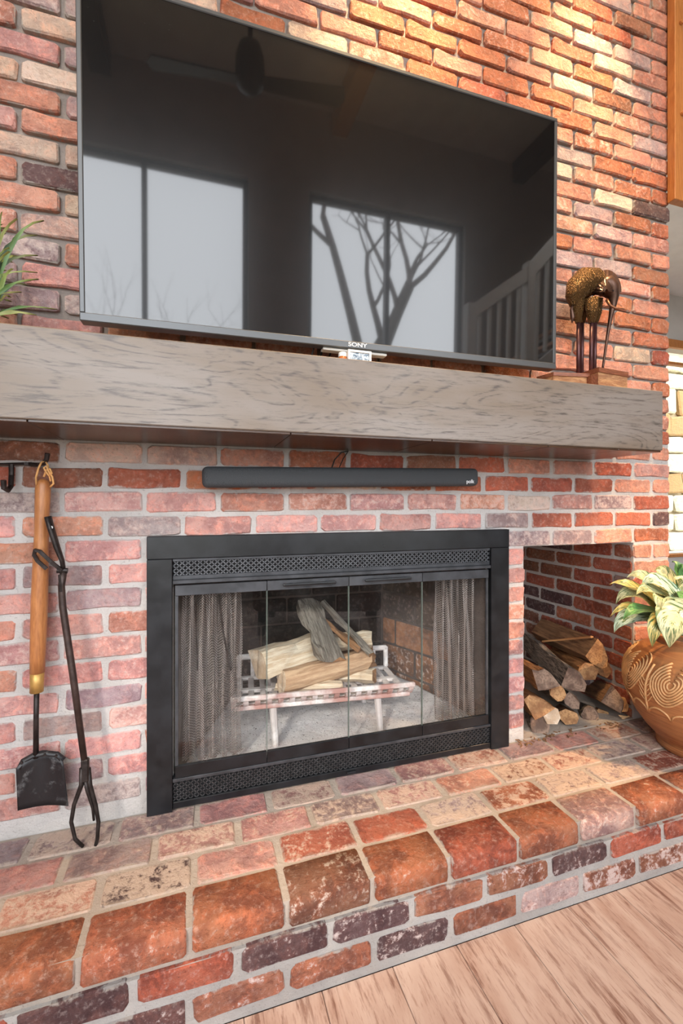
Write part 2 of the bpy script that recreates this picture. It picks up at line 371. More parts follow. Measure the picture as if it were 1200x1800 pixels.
for k, i, a, b, z in vis:
    code, wash = brick_colour((a + b) / 2, z)
    if (k, i) in SPECIAL: code, wash = SPECIAL[(k, i)]
    cc = shade(code)
    me = brick_data(b - a, 0.057, 'brick' if z > SPLIT else 'brick_low', rng.randrange(9))
    proud = rng.uniform(-0.004, 0.002) if z > SPLIT else rng.uniform(-0.0015, 0.001)
    inst('brick', me, wall_back, ((a + b) / 2 + vjit(rng, 0.0015), proud, z + vjit(rng, 0.0018)), (0, R(vjit(rng, 0.5)), 0), (*cc, wash), ((b - a) / round(b - a, 2), 1, 1))
def joined_bricks(name, cs, parent, base_mat):
    vs, fs, tint = [], [], []
    for (ctr, L, rot, code, wash) in cs:
        me = brick_data(L, 0.057, 'brick', rng.randrange(9)); Mx = Matrix.Translation(ctr) @ rot; o = len(vs)
        vs += [Mx @ v.co for v in me.vertices]; cc = shade(code)
        for p in me.polygons: fs.append(tuple(i + o for i in p.vertices)); tint += [(*cc, wash)] * len(p.vertices)
    m = bpy.data.meshes.new(name); m.from_pydata(vs, [], fs); m.materials.append(base_mat)
    at_ = m.color_attributes.new('tint', 'FLOAT_COLOR', 'CORNER'); at_.data.foreach_set('color', [c for t in tint for c in t])
    o = bpy.data.objects.new(name, m); col.objects.link(o); o.parent = parent; tag(o, kind='stuff'); WL[o.name] = Vector((0, 0, 0)); return o
I4 = Matrix.Identity(4)
joined_bricks('brickwork', [(Vector(((a + b) / 2, rng.uniform(-0.003, 0.002), z)), b - a, I4, *brick_colour((a + b) / 2, z)) for k, i, a, b, z in rest], wall_back, M['brick_stuff'])
# return of the chimney breast on its far side
sidec = []
for k in range(-nrow_top, 14):
    z = Z0 - k * CH; off = 0.0 if k % 2 else 0.1035
    for j in range(4):
        y0, y1 = max(0.004, 0.105 * (k % 2) + j * PITCH - off * 0 + (0.21 if not k % 2 else 0.0) - 0.0), 0
        y1 = y0 + PITCH - 0.01
        if y1 < 0.9: sidec.append((Vector((XR, (y0 + y1) / 2, z)), y1 - y0, Matrix.Rotation(R(90), 4, 'Z'), *brick_colour(1.9, z)))
joined_bricks('return_brickwork', sidec, wall_back, M['brick_stuff'])

# niche lining: bricks of its inner right wall, back and left wall
nr = 0
for k in range(3, 15):
    z = Z0 - k * CH
    if z + 0.028 > NZ1: z = NZ1 - 0.03 if k == 3 else z
    if k == 3: continue
    js = [0.004, 0.10, 0.32, 0.54, 0.72] if k % 2 == 0 else [0.004, 0.21, 0.43, 0.65, 0.72]
    for a, b in zip(js[:-1], js[1:]):
        L = b - a - 0.01; deep = (a + b) / 2
        code = pick({'r': 78, 'o': 10, 'd': 3, 'l': 5, 'b': 4}) if deep < 0.4 else pick({'d': 40, 'b': 35, 'r': 22, 'l': 3})  # recess shade is put into the colour: deeper and back bricks darker
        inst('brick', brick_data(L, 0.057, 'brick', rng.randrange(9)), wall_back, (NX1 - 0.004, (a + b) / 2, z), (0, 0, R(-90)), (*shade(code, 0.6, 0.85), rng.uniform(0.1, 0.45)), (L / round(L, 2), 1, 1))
    for x0 in ((1.18, 1.375, 1.58) if k % 2 else (1.18, 1.28, 1.485)):
        x1 = min(NX1 - 0.01, x0 + 0.197) if not (k % 2 == 0 and x0 == 1.18) else 1.275
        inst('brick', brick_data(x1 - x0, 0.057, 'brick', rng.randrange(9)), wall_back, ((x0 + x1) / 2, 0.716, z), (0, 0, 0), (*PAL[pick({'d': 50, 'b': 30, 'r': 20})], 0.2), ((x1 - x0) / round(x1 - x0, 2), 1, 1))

# ---------------------------------------------------------------- raised hearth
HY = -0.415
HXL, HXR = -1.3, 2.75
hb = MB()
hb.box((HXL + 0.01, HY + 0.004, 0.0), (HXR - 0.01, 0.003, 0.15), 1)
hb.box((HXL + 0.01, HY + 0.012, 0.15), (HXR - 0.01, 0.003, HEARTH_Z - 0.004), 0)
hb.box((NX0 + 0.004, 0.003, HEARTH_Z - 0.05), (NX1 - 0.004, 0.70, HEARTH_Z + 0.001), 0)
hb.box((XR, -0.01, 0.0), (HXR - 0.01, 0.5, HEARTH_Z - 0.004), 0)
# smear of mortar where the floor meets the brick
hearth = hb.build('hearth', [M['mortar_hearth'], M['mortar_front']], origin=(0, 0, 0))
tag(hearth, 'raised brick hearth with worn rounded edge in front of the fireplace', 'hearth', None, 'structure')
rows = [(-0.052, 0.092, 0.05), (-0.152, 0.090, -0.052), (-0.254, 0.094, 0.045)]
hcode = [{'l': 30, 'p': 40, 's': 26, 'c': 4}, {'l': 26, 'p': 22, 'b': 28, 's': 14, 'r': 10}, {'o': 44, 'r': 28, 'l': 10, 'c': 4, 's': 14}]
for ri, (yc, dp, ph) in enumerate(rows):
    x = HXL + ph % PITCH
    while x < HXR - 0.2:
        k = pick(hcode[ri]); xc = x + PITCH / 2
        if xc < 0.25: k = pick({'p': 45, 'l': 40, 's': 15}) if ri < 2 else pick({'p': 30, 'l': 30, 'd': 10, 's': 30})
        if ri == 2 and -0.25 < xc < -0.06: k = 'd'
        me = brick_data(PITCH - 0.014, dp, 'brick_top', rng.randrange(9))
        inst('brick', me, hearth, (xc, yc, HEARTH_Z + vjit(rng, 0.0015)), (R(-90), R(vjit(rng, 0.4)), 0), (*shade(k, 0.66, 0.92), rng.uniform(0.35, 0.9)))
        x += PITCH
def edge_brick(L, D, Hh, seed):
    """Worn edge brick: a section with a rounded upper front arris, drawn along x with uneven ends."""
    r = random.Random(seed); d, h = D / 2, Hh / 2; rr = r.uniform(0.010, 0.017)
    sec = [(d, -h), (-d + 0.003, -h), (-d, -h + 0.004), (-d, h - rr), (-d + rr * 0.3, h - rr * 0.3), (-d + rr, h), (d - 0.003, h), (d, h - 0.004)]; n = len(sec)
    st = [(-L / 2, 0.86), (-L / 2 + 0.006, 1.0), (vjit(r, L * 0.2), 1.0), (L / 2 - 0.006, 1.0), (L / 2, 0.86)]; vs, fs = [], []
    for q, (x, sc) in enumerate(st):
        for (y, z) in sec: vs.append((x + vjit(r, 0.0015), y * (0.5 + sc / 2) + vjit(r, 0.0012), z * sc + vjit(r, 0.0012)))
    for q in range(len(st) - 1):
        for k in range(n): fs.append((q * n + k, q * n + (k + 1) % n, (q + 1) * n + (k + 1) % n, (q + 1) * n + k))
    fs += [tuple(range(n))[::-1], tuple((len(st) - 1) * n + k for k in range(n))]
    mb = MB().add(vs, fs); mb.smooth = True; me = mb.mesh('brick', M['brick_edge']); return me
EB = [edge_brick(PITCH - 0.013, 0.104, 0.057, 70 + q) for q in range(7)]
ecodes = {0: ('o', .25), 1: ('o', .45), 2: ('o', .3), 3: ('b', .55), 4: ('o', .3), 5: ('r', .2), 6: ('o', .35), 7: ('c', .55), 8: ('o', .45), 9: ('o', .3)}
x0e = 0.187 - 3 * PITCH     # a joint falls at x = 0.187
for q in range(-4, 14):
    xc = x0e + (q + 0.5) * PITCH
    if xc > HXR - 0.1: break
    code, w = ecodes.get(q, (pick({'o': 50, 'r': 30, 's': 20}), rng.uniform(0.2, 0.5)))
    cc = shade(code, 0.72, 0.95); inst('brick', EB[q % 7], hearth, (xc, HY + 0.052 + vjit(rng, 0.003), HEARTH_Z - 0.0285 + vjit(rng, 0.0015)), (0, R(vjit(rng, 0.4)), R(vjit(rng, 0.5))), (*cc, w))
for ci, (zc, ph) in enumerate(((H - 0.99, 0.10), (H - 1.062, 0.0))):
    x = x0e - 4 * PITCH + ph
    while x < HXR - 0.2:
        code = pick({'r': 35, 'd': 20, 'l': 22, 'b': 23}); xc = x + PITCH / 2
        if xc > HXL + 0.1:
            inst('brick', brick_data(PITCH - 0.014, 0.056, 'brick_front', rng.randrange(9)), hearth, (xc, HY + vjit(rng, 0.0015), zc), (0, R(vjit(rng, 0.5)), 0), (*shade(code), rng.uniform(0.15, 0.70)))
        x += PITCH

# ---------------------------------------------------------------- floor of planks
t = NT('floor_plank_laminate'); v = t.coord('Object', True, (9, 0.9, 9)); v2 = t.coord('Object', True, (5, 1.4, 5))
n1 = t.noise(v, 6, 9, 0.72, 0.3); n2 = t.noise(v2, 2.2, 5, 0.6, 0.6); n3 = t.noise(v, 22, 6, 0.7)
oi = t.n('ShaderNodeObjectInfo').outputs['Random']
c = t.mix(t.step(n2, 0.35, 0.65), C(0.54, 0.41, 0.355), C(0.41, 0.275, 0.225))
c = t.mix(t.math('MULTIPLY', oi, 0.35), c, C(0.50, 0.385, 0.34))
c = t.mix(t.math('MULTIPLY', t.step(n1, 0.50, 0.62), t.step(n2, 0.36, 0.58, 0.3, 1.0)), c, C(0.20, 0.105, 0.08))
c = t.mix(t.step(n3, 0.54, 0.66, 0, 0.55), c, C(0.27, 0.155, 0.115))
t.base(c); t.rough(0.42); t.bump(n1, 0.12, 0.002); M['plank'] = t.m
floor = MB().box((XL, WY, -0.06), (6.4, 2.0, -0.009)).build('floor', plain('subfloor', (0.12, 0.08, 0.06), 0.9), origin=(0, 0, 0))
tag(floor, 'pale distressed wood plank floor before the hearth', None, None, 'structure')
PW = 0.1755; x = 0.6185 - 21 * PW; pr = random.Random(5)
pl_mesh = {}
def plank(L):
    k = round(L, 1)
    if k not in pl_mesh: pl_mesh[k] = MB().bbox((-PW / 2 + 0.0006, -k / 2 + 0.0006, -0.012), (PW / 2 - 0.0006, k / 2 - 0.0006, 0), 0.0012).mesh('plank', M['plank'])
    return pl_mesh[k], k
ci = 0
while x < 6.2:
    y = HY + 0.0035 if HXL - 0.1 < x + PW / 2 < HXR else 1.9
    first = True
    while y > WY + 0.01:
        L = round(pr.choice((0.5, 0.8, 1.1)) if first else 1.2, 1); first = False; L = min(L, round(y - WY, 1)) 
        if L < 0.15: break
        me, k = plank(L); inst('plank', me, floor, (x + PW / 2, y - k / 2, 0)); y -= k
    x += PW; ci += 1

# ---------------------------------------------------------------- mantel beam
t = NT('grey_oak_veneer'); v = t.coord('Object', False, (0.55, 2.4, 2.4)); vf = t.coord('Object', False, (2.2, 26, 26))
n0 = t.noise(v, 2.6, 3, 0.5, 1.1); band = t.math('FRACT', t.math('MULTIPLY', n0, 15.0)); bb = t.step(t.math('ABSOLUTE', t.math('SUBTRACT', band, 0.5)), 0.28, 0.5)
nf = t.noise(vf, 7, 8, 0.75); nl = t.noise(v, 1.7, 4, 0.6, 0.5)
c = t.mix(t.step(nl, 0.35, 0.65), C(0.185, 0.140, 0.102), C(0.245, 0.215, 0.195))
c = t.mix(t.math('MULTIPLY', bb, t.step(nf, 0.42, 0.60, 0.0, 0.85)), c, C(0.062, 0.052, 0.048))
c = t.mix(t.step(nf, 0.50, 0.68, 0, 0.6), c, C(0.088, 0.068, 0.056))
t.base(c); t.rough(0.36); t.bump(nf, 0.12, 0.002); M['mantel'] = t.m
MZ0, MZ1, MY = H + 0.181, H + 0.381, -0.29
mantel = thing('mantel_beam', (0.4, -0.15, MZ0), None, None)
MB().bbox((-2.3, MY, MZ0), (1.492, -0.002, MZ1), 0.0025).build('beam', M['mantel'], mantel)
M['underside'] = wood_material('shade_toned_underside', (0.085, 0.042, 0.022), (0.04, 0.02, 0.012), (0.4, 3, 3), 8, 0.22)  # dark brown puts the mantel's shade and brick reflection into the colour
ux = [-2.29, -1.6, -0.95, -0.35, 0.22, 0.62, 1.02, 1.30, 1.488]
for a, b in zip(ux[:-1], ux[1:]): MB().bbox((a + 0.001, MY + 0.004, MZ0 - 0.006), (b - 0.001, -0.004, MZ0), 0.001).build('underside_shade_board', M['underside'], mantel)
tag(mantel, 'long grey-brown oak mantel beam across the brick wall', 'mantel')

# ---------------------------------------------------------------- television
TVY, TILT, ROLL = -0.135, R(1.0), R(0.45)
tl, tr, bl, br = at(139, 0, TVY), at(979, 218, TVY), at(142, 565, TVY), at(971, 649, TVY)
TX0, TX1 = (bl.x + tl.x) / 2, (br.x + tr.x) / 2; TZ0 = (bl.z + br.z) / 2; TH = tr.z - br.z
tv = thing('television', ((TX0 + TX1) / 2, TVY, TZ0), 'large black flat-screen television mounted above the mantel', 'television')
hw = (TX1 - TX0) / 2
def tvbox(mb, x0, x1, z0, z1, y0, y1, b=0.002): return mb.bbox((x0, y0, z0), (x1, y1, z1), b)
def tvpart(name, mb, mat):
    me = mb.mesh(name, mat); o = bpy.data.objects.new(name, me); col.objects.link(o); o.parent = tv; WL[o.name] = wl(tv); return o
BZ = 0.0125
t = NT('dark_grey_bezel'); t.base(C(0.10, 0.105, 0.11)); t.rough(0.38); t.b.inputs['Metallic'].default_value = 0.5; M['bezel'] = t.m
tvpart('bezel', tvbox(MB(), -hw, hw, 0, 0.021, -0.006, 0.03), M['bezel'])
tvpart('bezel', tvbox(MB(), -hw, hw, TH - BZ, TH, -0.006, 0.03), M['bezel'])
tvpart('bezel', tvbox(MB(), -hw, -hw + BZ, 0.0205, TH - BZ + 0.0005, -0.006, 0.03), M['bezel'])
tvpart('bezel', tvbox(MB(), hw - BZ, hw, 0.0205, TH - BZ + 0.0005, -0.006, 0.03), M['bezel'])
t = NT('black_screen_glass'); v = t.coord('Object'); vo = t.n('ShaderNodeTexVoronoi'); t.set(vo, 'Vector', v); vo.inputs['Scale'].default_value = 85
dust = t.math('MULTIPLY', t.step(vo.outputs['Distance'], 0.05, 0.085, 1, 0), t.step(t.noise(v, 1.6, 3), 0.45, 0.65)); dust = t.math('MULTIPLY', dust, t.step(t.n('ShaderNodeSeparateColor', i_0=vo.outputs['Color']).outputs[0], 0.72, 0.8))
t.base(t.mix(dust, C(0.004, 0.004, 0.0045), C(0.10, 0.095, 0.09))); t.rough(0.22); t.b.inputs['Specular IOR Level'].default_value = 0.18
t.b.inputs['Coat Weight'].default_value = 1.0; t.b.inputs['Coat Roughness'].default_value = 0.035; t.b.inputs['Coat IOR'].default_value = 1.66; M['screen'] = t.m
tvpart('screen', MB().box((-hw + BZ - 0.001, -0.003, 0.0195), (hw - BZ + 0.001, 0.02, TH - BZ + 0.001)), M['screen'])
tvpart('back_cover', MB().bbox((-hw + 0.03, 0.028, 0.02), (hw - 0.03, 0.058, TH - 0.03), 0.01).bbox((-hw + 0.25, 0.05, 0.03), (hw - 0.25, 0.085, TH * 0.6), 0.01), M['black_metal'])
tvpart('wall_bracket', MB().box((-0.25, 0.084, 0.2), (-0.2, 0.128, 0.6)).box((0.2, 0.084, 0.2), (0.25, 0.128, 0.6)).box((-0.3, 0.12, 0.3), (0.3, 0.128, 0.5)), M['black_metal'])
M['logo_white'] = plain('logo_silver', (0.75, 0.76, 0.78), 0.4, 0, 30, 0.02, 0)
lg = text('SONY', 0.0165, (wl(tv).x, TVY - 0.007, TZ0 + 0.0105), (R(90), 0, 0), M['logo_white'], tv, 'logo', 0.0003); lg.scale = (1.35, 1, 1)
lg.location.x = at(627, 609, TVY).x - wl(tv).x
tv.rotation_euler = (TILT, -ROLL, 0)
# ---------------------------------------------------------------- small things on the mantel under the television
t = NT('photo_print'); v = t.coord('Object'); n = t.noise(v, 60, 4, 0.6, 1.2); t.base(t.mix(t.step(n, 0.42, 0.6), C(0.10, 0.16, 0.22), C(0.65, 0.70, 0.74))); t.rough(0.15); M['photo'] = t.m
pf = thing('picture_frame', (at(632, 625, -0.17).x, -0.17, MZ1), 'small white-edged photo frame standing under the television', 'picture frame')
fx, fw = wl(pf).x, 0.036
fm = MB()
for a_, b_, c_, d_ in ((-fw, fw, 0, 0.006), (-fw, fw, 0.062, 0.068), (-fw, -fw + 0.006, 0.006, 0.062), (fw - 0.006, fw, 0.006, 0.062)): fm.box((fx + a_, -0.172, MZ1 + c_), (fx + b_, -0.160, MZ1 + d_))
fm.build('frame', M['white'], pf)
MB().box((fx - fw + 0.005, -0.168, MZ1 + 0.005), (fx + fw - 0.005, -0.162, MZ1 + 0.063)).build('photo', M['photo'], pf)
MB().bbox((fx - 0.006, -0.160, MZ1), (fx + 0.006, -0.130, MZ1 + 0.045), 0.001).build('easel_back', M['white'], pf)
cx_ = at(602, 622, -0.15).x
jar = thing('amber_jar', (cx_, -0.15, MZ1), 'small amber cylindrical jar beside the photo frame', 'jar')
M['amber'] = plain('amber_glass', (0.45, 0.13, 0.03), 0.15, 0, 30, 0.2, 0)
MB().lathe([(0.012, 0), (0.0135, 0.004), (0.0135, 0.045), (0.012, 0.050)], (cx_, -0.15, MZ1), 20).build('body', M['amber'], jar, True)
MB().lathe([(0.0125, 0.050), (0.0125, 0.060), (0.0115, 0.062)], (cx_, -0.15, MZ1), 20).build('lid', M['white'], jar)
sb = thing('sensor_bar', (at(620, 622, -0.11).x, -0.11, MZ1), 'thin white bar on a short stand under the television', 'sensor bar')
bx0, bx1 = at(565, 615, -0.11).x, at(676, 628, -0.11).x; bz = (at(565, 615, -0.11).z + at(676, 627, -0.11).z) / 2
MB().bbox((bx0, -0.128, bz - 0.004), (bx1, -0.10, bz + 0.004), 0.002).build('bar', M['white'], sb)
MB().bbox((bx0 + 0.07, -0.112, MZ1), (bx0 + 0.085, -0.106, bz - 0.004), 0.001).build('stand', M['black_metal'], sb)
mb_ = MB()
for q in range(3):
    pts = [at(555 - q * 14 + 6 * math.sin(q + i * 1.3), 606 + 4 * i, -0.07 - 0.01 * q) for i in range(3)]
    base = Vector((at(520 - q * 18, 620, -0.07).x, -0.07 - 0.02 * q, MZ1 + 0.004))
    mb_.tube([base, base + Vector((0.04, 0, 0.012 + 0.012 * q)), base + Vector((0.10, 0.005, 0.05)), base + Vector((0.12, 0.02, 0.11))], 0.0028, 6)
tag(mb_.build('cable_bundle', plain('black_cable', (0.03, 0.03, 0.03), 0.5)), 'loose bundle of dark cables lying behind the television bottom edge', 'cables')

# ---------------------------------------------------------------- soundbar
SB_Y = -0.075
s0, s1 = at(355, 838, SB_Y), at(843, 838.5, SB_Y)
snd = thing('soundbar', ((s0.x + s1.x) / 2, SB_Y, s0.z - 0.03), 'slim dark grey fabric soundbar fixed to the bricks under the mantel', 'soundbar')
t = NT('soundbar_fabric'); v = t.coord('Object'); n = t.noise(v, 900, 2); t.base(t.mix(t.step(n, 0.4, 0.62), C(0.028, 0.032, 0.036), C(0.075, 0.082, 0.09))); t.rough(0.75); t.bump(n, 0.3, 0.001); M['fabric'] = t.m
L2 = (s1.x - s0.x) / 2; zc = (s0.z + s1.z) / 2; hh = 0.0305
sbm = MB(); sbm.bbox((-L2, 0.0, -hh), (L2, 0.058, hh), 0.016, seg=4)
rollm = Matrix.Rotation(-math.atan2(s1.z - s0.z, 2 * L2), 4, 'Y')
ctr = Vector(((s0.x + s1.x) / 2, SB_Y, zc))
sbm.v = [ctr + rollm @ p for p in sbm.v]; sbm.build('grille_cloth', M['fabric'], snd, True)
for sx in (-0.6, 0.6): MB().bbox((ctr.x + sx * L2 - 0.02, -0.022, zc - 0.02), (ctr.x + sx * L2 + 0.02, -0.002, zc + 0.02), 0.002).build('wall_mount', M['black_metal'], snd)
lz = at(826, 846, SB_Y); text('polk', 0.017, (lz.x, SB_Y - 0.0006, lz.z - 0.001), (R(90), -math.atan2(s1.z - s0.z, 2 * L2), 0), M['logo_white'], snd, 'logo', 0.0004)
ca, cb_ = at(583, 822, -0.03), at(600, 795, -0.02); cc_ = at(612, 793, -0.02); cd = at(596, 822, -0.03)
MB().tube([ca, at(588, 808, -0.02), cb_, cc_], 0.0022, 6).tube([cc_, at(603, 806, -0.02), cd], 0.0016, 6).build('cable', plain('cable_black', (0.02, 0.02, 0.02), 0.5), snd)

# ---------------------------------------------------------------- fireplace surround with folding glass doors
def zz(Z): return H + Z
sur = thing('fireplace_surround', (0.47, -0.02, HEARTH_Z), 'black steel fireplace surround with four folding glass doors', 'fireplace doors')
SX0, SX1 = -0.142, 1.082
MB().bbox((SX0, -0.026, zz(-0.158)), (SX1, 0.0, zz(-0.0925)), 0.0015).build('top_bar', M['black_metal'], sur)
MB().bbox((SX0, -0.025, zz(-0.8885)), (-0.074, 0.0, zz(-0.1585)), 0.0015).build('side_post', M['black_metal'], sur)
MB().bbox((1.0055, -0.025, zz(-0.8885)), (SX1, 0.0, zz(-0.1585)), 0.0015).build('side_post', M['black_metal'], sur)
IX0, IX1 = -0.0735, 1.005
M['steel_grey'] = plain('dark_grey_steel', (0.05, 0.053, 0.06), 0.36, 0.3, 20, 0.25, 0.05)
MB().bbox((IX0, -0.018, zz(-0.167)), (IX1, 0.01, zz(-0.1588)), 0.001).build('trim_strip', M['steel_grey'], sur)
MB().bbox((IX0, -0.024, zz(-0.2325)), (IX1, 0.01, zz(-0.2205)), 0.002).bbox((IX0, -0.016, zz(-0.2205)), (IX1, 0.01, zz(-0.2085)), 0.001).build('door_track', M['steel_grey'], sur)
MB().bbox((IX0, -0.022, zz(-0.806)), (IX1, 0.012, zz(-0.7965)), 0.0015).build('door_track', M['steel_grey'], sur)
MB().bbox((IX0, -0.020, zz(-0.884)), (IX1, 0.01, zz(-0.864)), 0.002).build('bottom_rail', M['black_metal'], sur)
def lattice(z0, z1, mat, backm):
    g = MB(); h = z1 - z0; st = 0.0165; run = h * 1.12; x = IX0 - run
    while x < IX1:
        for a, b in (((x, z0), (x + run, z1)), ((x, z1), (x + run, z0))):
            xa, xb = max(a[0], IX0), min(b[0], IX1)
            if xb - xa < 0.002: continue
            za = a[1] + (b[1] - a[1]) * (xa - a[0]) / run; zb = a[1] + (b[1] - a[1]) * (xb - a[0]) / run
            g.bar([(xa, -0.012, za), (xb, -0.012, zb)], 0.0030, 0.0022)
        x += st
    o = g.build('vent_grille', mat, sur); tag(o, kind='stuff')
    MB().box((IX0, -0.006, z0), (IX1, 0.004, z1)).build('grille_backing', backm, sur)
M['soot'] = plain('soot_black', (0.006, 0.006, 0.007), 0.9, 0, 20, 0.3, 0)
lattice(zz(-0.2085), zz(-0.167), M['grille'], M['soot'])
lattice(zz(-0.864), zz(-0.806), plain('grille_black', (0.05, 0.05, 0.053), 0.4, 0.3, 60, 0.3, 0.1), M['soot'])
MB().bbox((0.455, -0.03, zz(-0.876)), (0.486, -0.019, zz(-0.868)), 0.002).build('damper_latch', M['black_metal'], sur)
t = NT('door_glass'); tr_ = t.n('ShaderNodeBsdfTransparent'); tr_.inputs[0].default_value = (0.97, 0.975, 0.97, 1); gl = t.n('ShaderNodeBsdfGlossy'); gl.inputs['Roughness'].default_value = 0.015
bf = t.n('ShaderNodeNewGeometry').outputs['Backfacing']; fr = t.n('ShaderNodeFresnel'); t.set(fr, '0', t.math('SUBTRACT', 1.5, t.math('MULTIPLY', bf, 0.8333))); mx = t.n('ShaderNodeMixShader'); t.set(mx, '0', t.math('MULTIPLY', fr.outputs[0], 0.95)); t.set(mx, '1', tr_.outputs[0]); t.set(mx, '2', gl.outputs[0])
df = t.n('ShaderNodeBsdfDiffuse'); df.inputs[0].default_value = (0.55, 0.53, 0.52, 1); v = t.coord('Object'); mx2 = t.n('ShaderNodeMixShader')
t.set(mx2, '0', t.step(t.noise(v, 7, 5, 0.6), 0.45, 0.8, 0.0, 0.015)); t.set(mx2, '1', mx.outputs[0]); t.set(mx2, '2', df.outputs[0]); t.t.links.new(mx2.outputs[0], t.out.inputs[0]); M['door_glass'] = t.m
M['glass_edge'] = plain('polished_glass_edge', (0.14, 0.17, 0.15), 0.2, 0, 30, 0.1, 0)
DX = [-0.0675, 0.1984, 0.4642, 0.7302, 0.9965]
for q in range(4):
    a, b = DX[q] + 0.0008, DX[q + 1] - 0.0008
    dr = bpy.data.objects.new('glass_door', None); col.objects.link(dr); dr.parent = sur; dr.empty_display_size = 0.05; dr.location = Vector(((a + b) / 2, -0.02, zz(-0.7945))) - wl(sur); WL[dr.name] = Vector(((a + b) / 2, -0.02, zz(-0.7945)))
    MB().bbox((a, -0.022, zz(-0.2665)), (b, -0.010, zz(-0.2365)), 0.001).build('top_rail', M['steel_grey'], dr)
    MB().bbox((a, -0.022, zz(-0.7945)), (b, -0.010, zz(-0.7605)), 0.001).build('bottom_rail', M['black_metal'], dr)
    MB().box((a + 0.001, -0.018, zz(-0.7605)), (b - 0.001, -0.014, zz(-0.2665))).build('pane', M['door_glass'], dr)
    if q in (0, 3):
        xa = a if q == 0 else b - 0.009; MB().bbox((xa, -0.0195, zz(-0.7605)), (xa + 0.009, -0.0125, zz(-0.2665)), 0.001).build('edge_channel', M['steel_grey'], dr)
    for xe in (a, b - 0.0010): MB().box((xe, -0.0188, zz(-0.7605)), (xe + 0.0010, -0.0132, zz(-0.2665))).build('glass_edge', M['glass_edge'], dr)
    if q in (1, 2):
        h0, h1 = (at(497, 1022, -0.035).x, at(590, 1019, -0.035).x) if q == 1 else (at(641, 1014, -0.035).x, at(722, 1011, -0.035).x)
        MB().bbox((h0, -0.042, zz(-0.2535)), (h1, -0.034, zz(-0.2445)), 0.003, seg=2).box((h0 + 0.02, -0.036, zz(-0.252)), (h0 + 0.03, -0.022, zz(-0.246))).box((h1 - 0.03, -0.036, zz(-0.252)), (h1 - 0.02, -0.022, zz(-0.246))).build('handle', M['black_metal'], dr)
# chain mesh curtains behind the glass
t = NT('chain_mesh'); v = t.coord('Object'); sp = t.n('ShaderNodeSeparateXYZ'); t.set(sp, '0', v); K = 2 * math.pi / 0.0120
w1 = t.math('SINE', t.math('MULTIPLY', t.math('ADD', sp.outputs[0], t.math('MULTIPLY', sp.outputs[2], 0.75)), K)); w2 = t.math('SINE', t.math('MULTIPLY', t.math('SUBTRACT', sp.outputs[0], t.math('MULTIPLY', sp.outputs[2], 0.75)), K))
al = t.math('MAXIMUM', t.step(t.math('ABSOLUTE', w1), 0.40, 0.55, 1, 0), t.step(t.math('ABSOLUTE', w2), 0.40, 0.55, 1, 0))
t.base(C(0.34, 0.30, 0.28)); t.rough(0.42); t.b.inputs['Metallic'].default_value = 0.5; t.set(t.b, 'Alpha', al); M['mesh'] = t.m
def curtain(x0, x1, label):
    c_ = thing('mesh_curtain', ((x0 + x1) / 2, 0.03, zz(-0.78)), label, 'fire screen', 'chain mesh curtains behind the glass doors')
    n, mz = 72, 14; vs, fs = [], []
    for j in range(mz + 1):
        for i in range(n + 1):
            f = i / n; x = x0 + (x1 - x0) * f; g = 0.6 + 0.4 * j / mz
            vs.append((x + 0.003 * math.sin(j * 0.5 + i), 0.032 + 0.016 * math.sin(f * 34 + 0.5 * math.sin(j * 0.3)) + 0.006 * math.sin(f * 83 + j * 0.1), zz(-0.782) + (0.782 - 0.268) * j / mz))
    for j in range(mz):
        for i in range(n): fs.append((j * (n + 1) + i, j * (n + 1) + i + 1, (j + 1) * (n + 1) + i + 1, (j + 1) * (n + 1) + i))
    MB().add(vs, fs).build('mesh', M['mesh'], c_, True)
    MB().tube([(x0 - 0.005, 0.032, zz(-0.262)), (x1 + 0.005, 0.032, zz(-0.262))], 0.005, 8).build('rod', M['iron'], c_)
    return c_
cL = curtain(-0.05, 0.128, 'bunched chain mesh curtain behind the door nearest the shovel')
MB().tube([at(343, 1045, 0.02), at(346, 1150, 0.02), at(347, 1178, 0.02)], 0.0028, 6).build('pull_rod', M['iron'], cL)
MB().tube([at(384, 1045, 0.02), at(392, 1110, 0.02), at(405, 1178, 0.02)], 0.0036, 6).build('pull_rod', M['iron'], cL)
cR = curtain(0.81, 0.975, 'bunched chain mesh curtain behind the door beside the log niche')

# ---------------------------------------------------------------- firebox lining
FBX0, FBX1, FBY = 0.135, 0.800, 0.50
fb = MB()
fb.box((FX0 + 0.002, 0.005, zz(-0.904)), (FX1 - 0.002, 0.61, zz(-0.86)))
fb.prism([(FX1 - 0.001, 0.006), (FX1 - 0.001, 0.61), (FBX1, 0.61), (FBX1 + 0.006, FBY), (FX1 - 0.004, 0.012)], zz(-0.86), zz(-0.161), 'z')
fb.prism([(FX0 + 0.001, 0.006), (FX0 + 0.004, 0.012), (FBX0 - 0.006, FBY), (FBX0, 0.61), (FX0 + 0.001, 0.61)], zz(-0.86), zz(-0.161), 'z')
fb.box((FBX0 - 0.01, FBY + 0.006, zz(-0.86)), (FBX1 + 0.01, 0.61, zz(-0.161)))
fb.box((FX0 + 0.002, 0.006, zz(-0.166)), (FX1 - 0.002, 0.61, zz(-0.1605)))
firebox = fb.build('firebox', mortar_material('firebox_mortar', (0.09, 0.07, 0.06)), origin=(0, 0, 0)); tag(firebox, 'sooty brick-lined firebox behind the glass doors', 'firebox', None, 'structure')
t = NT('firebrick_sooty'); oi = t.n('ShaderNodeObjectInfo'); v = t.coord('Object', True); n1 = t.noise(v, 14, 6, 0.65); n2 = t.noise(v, 60, 5)
c = t.mix(t.step(n1, 0.35, 0.65), oi.outputs['Color'], t.mix(0.7, oi.outputs['Color'], C(0.02, 0.017, 0.015)))
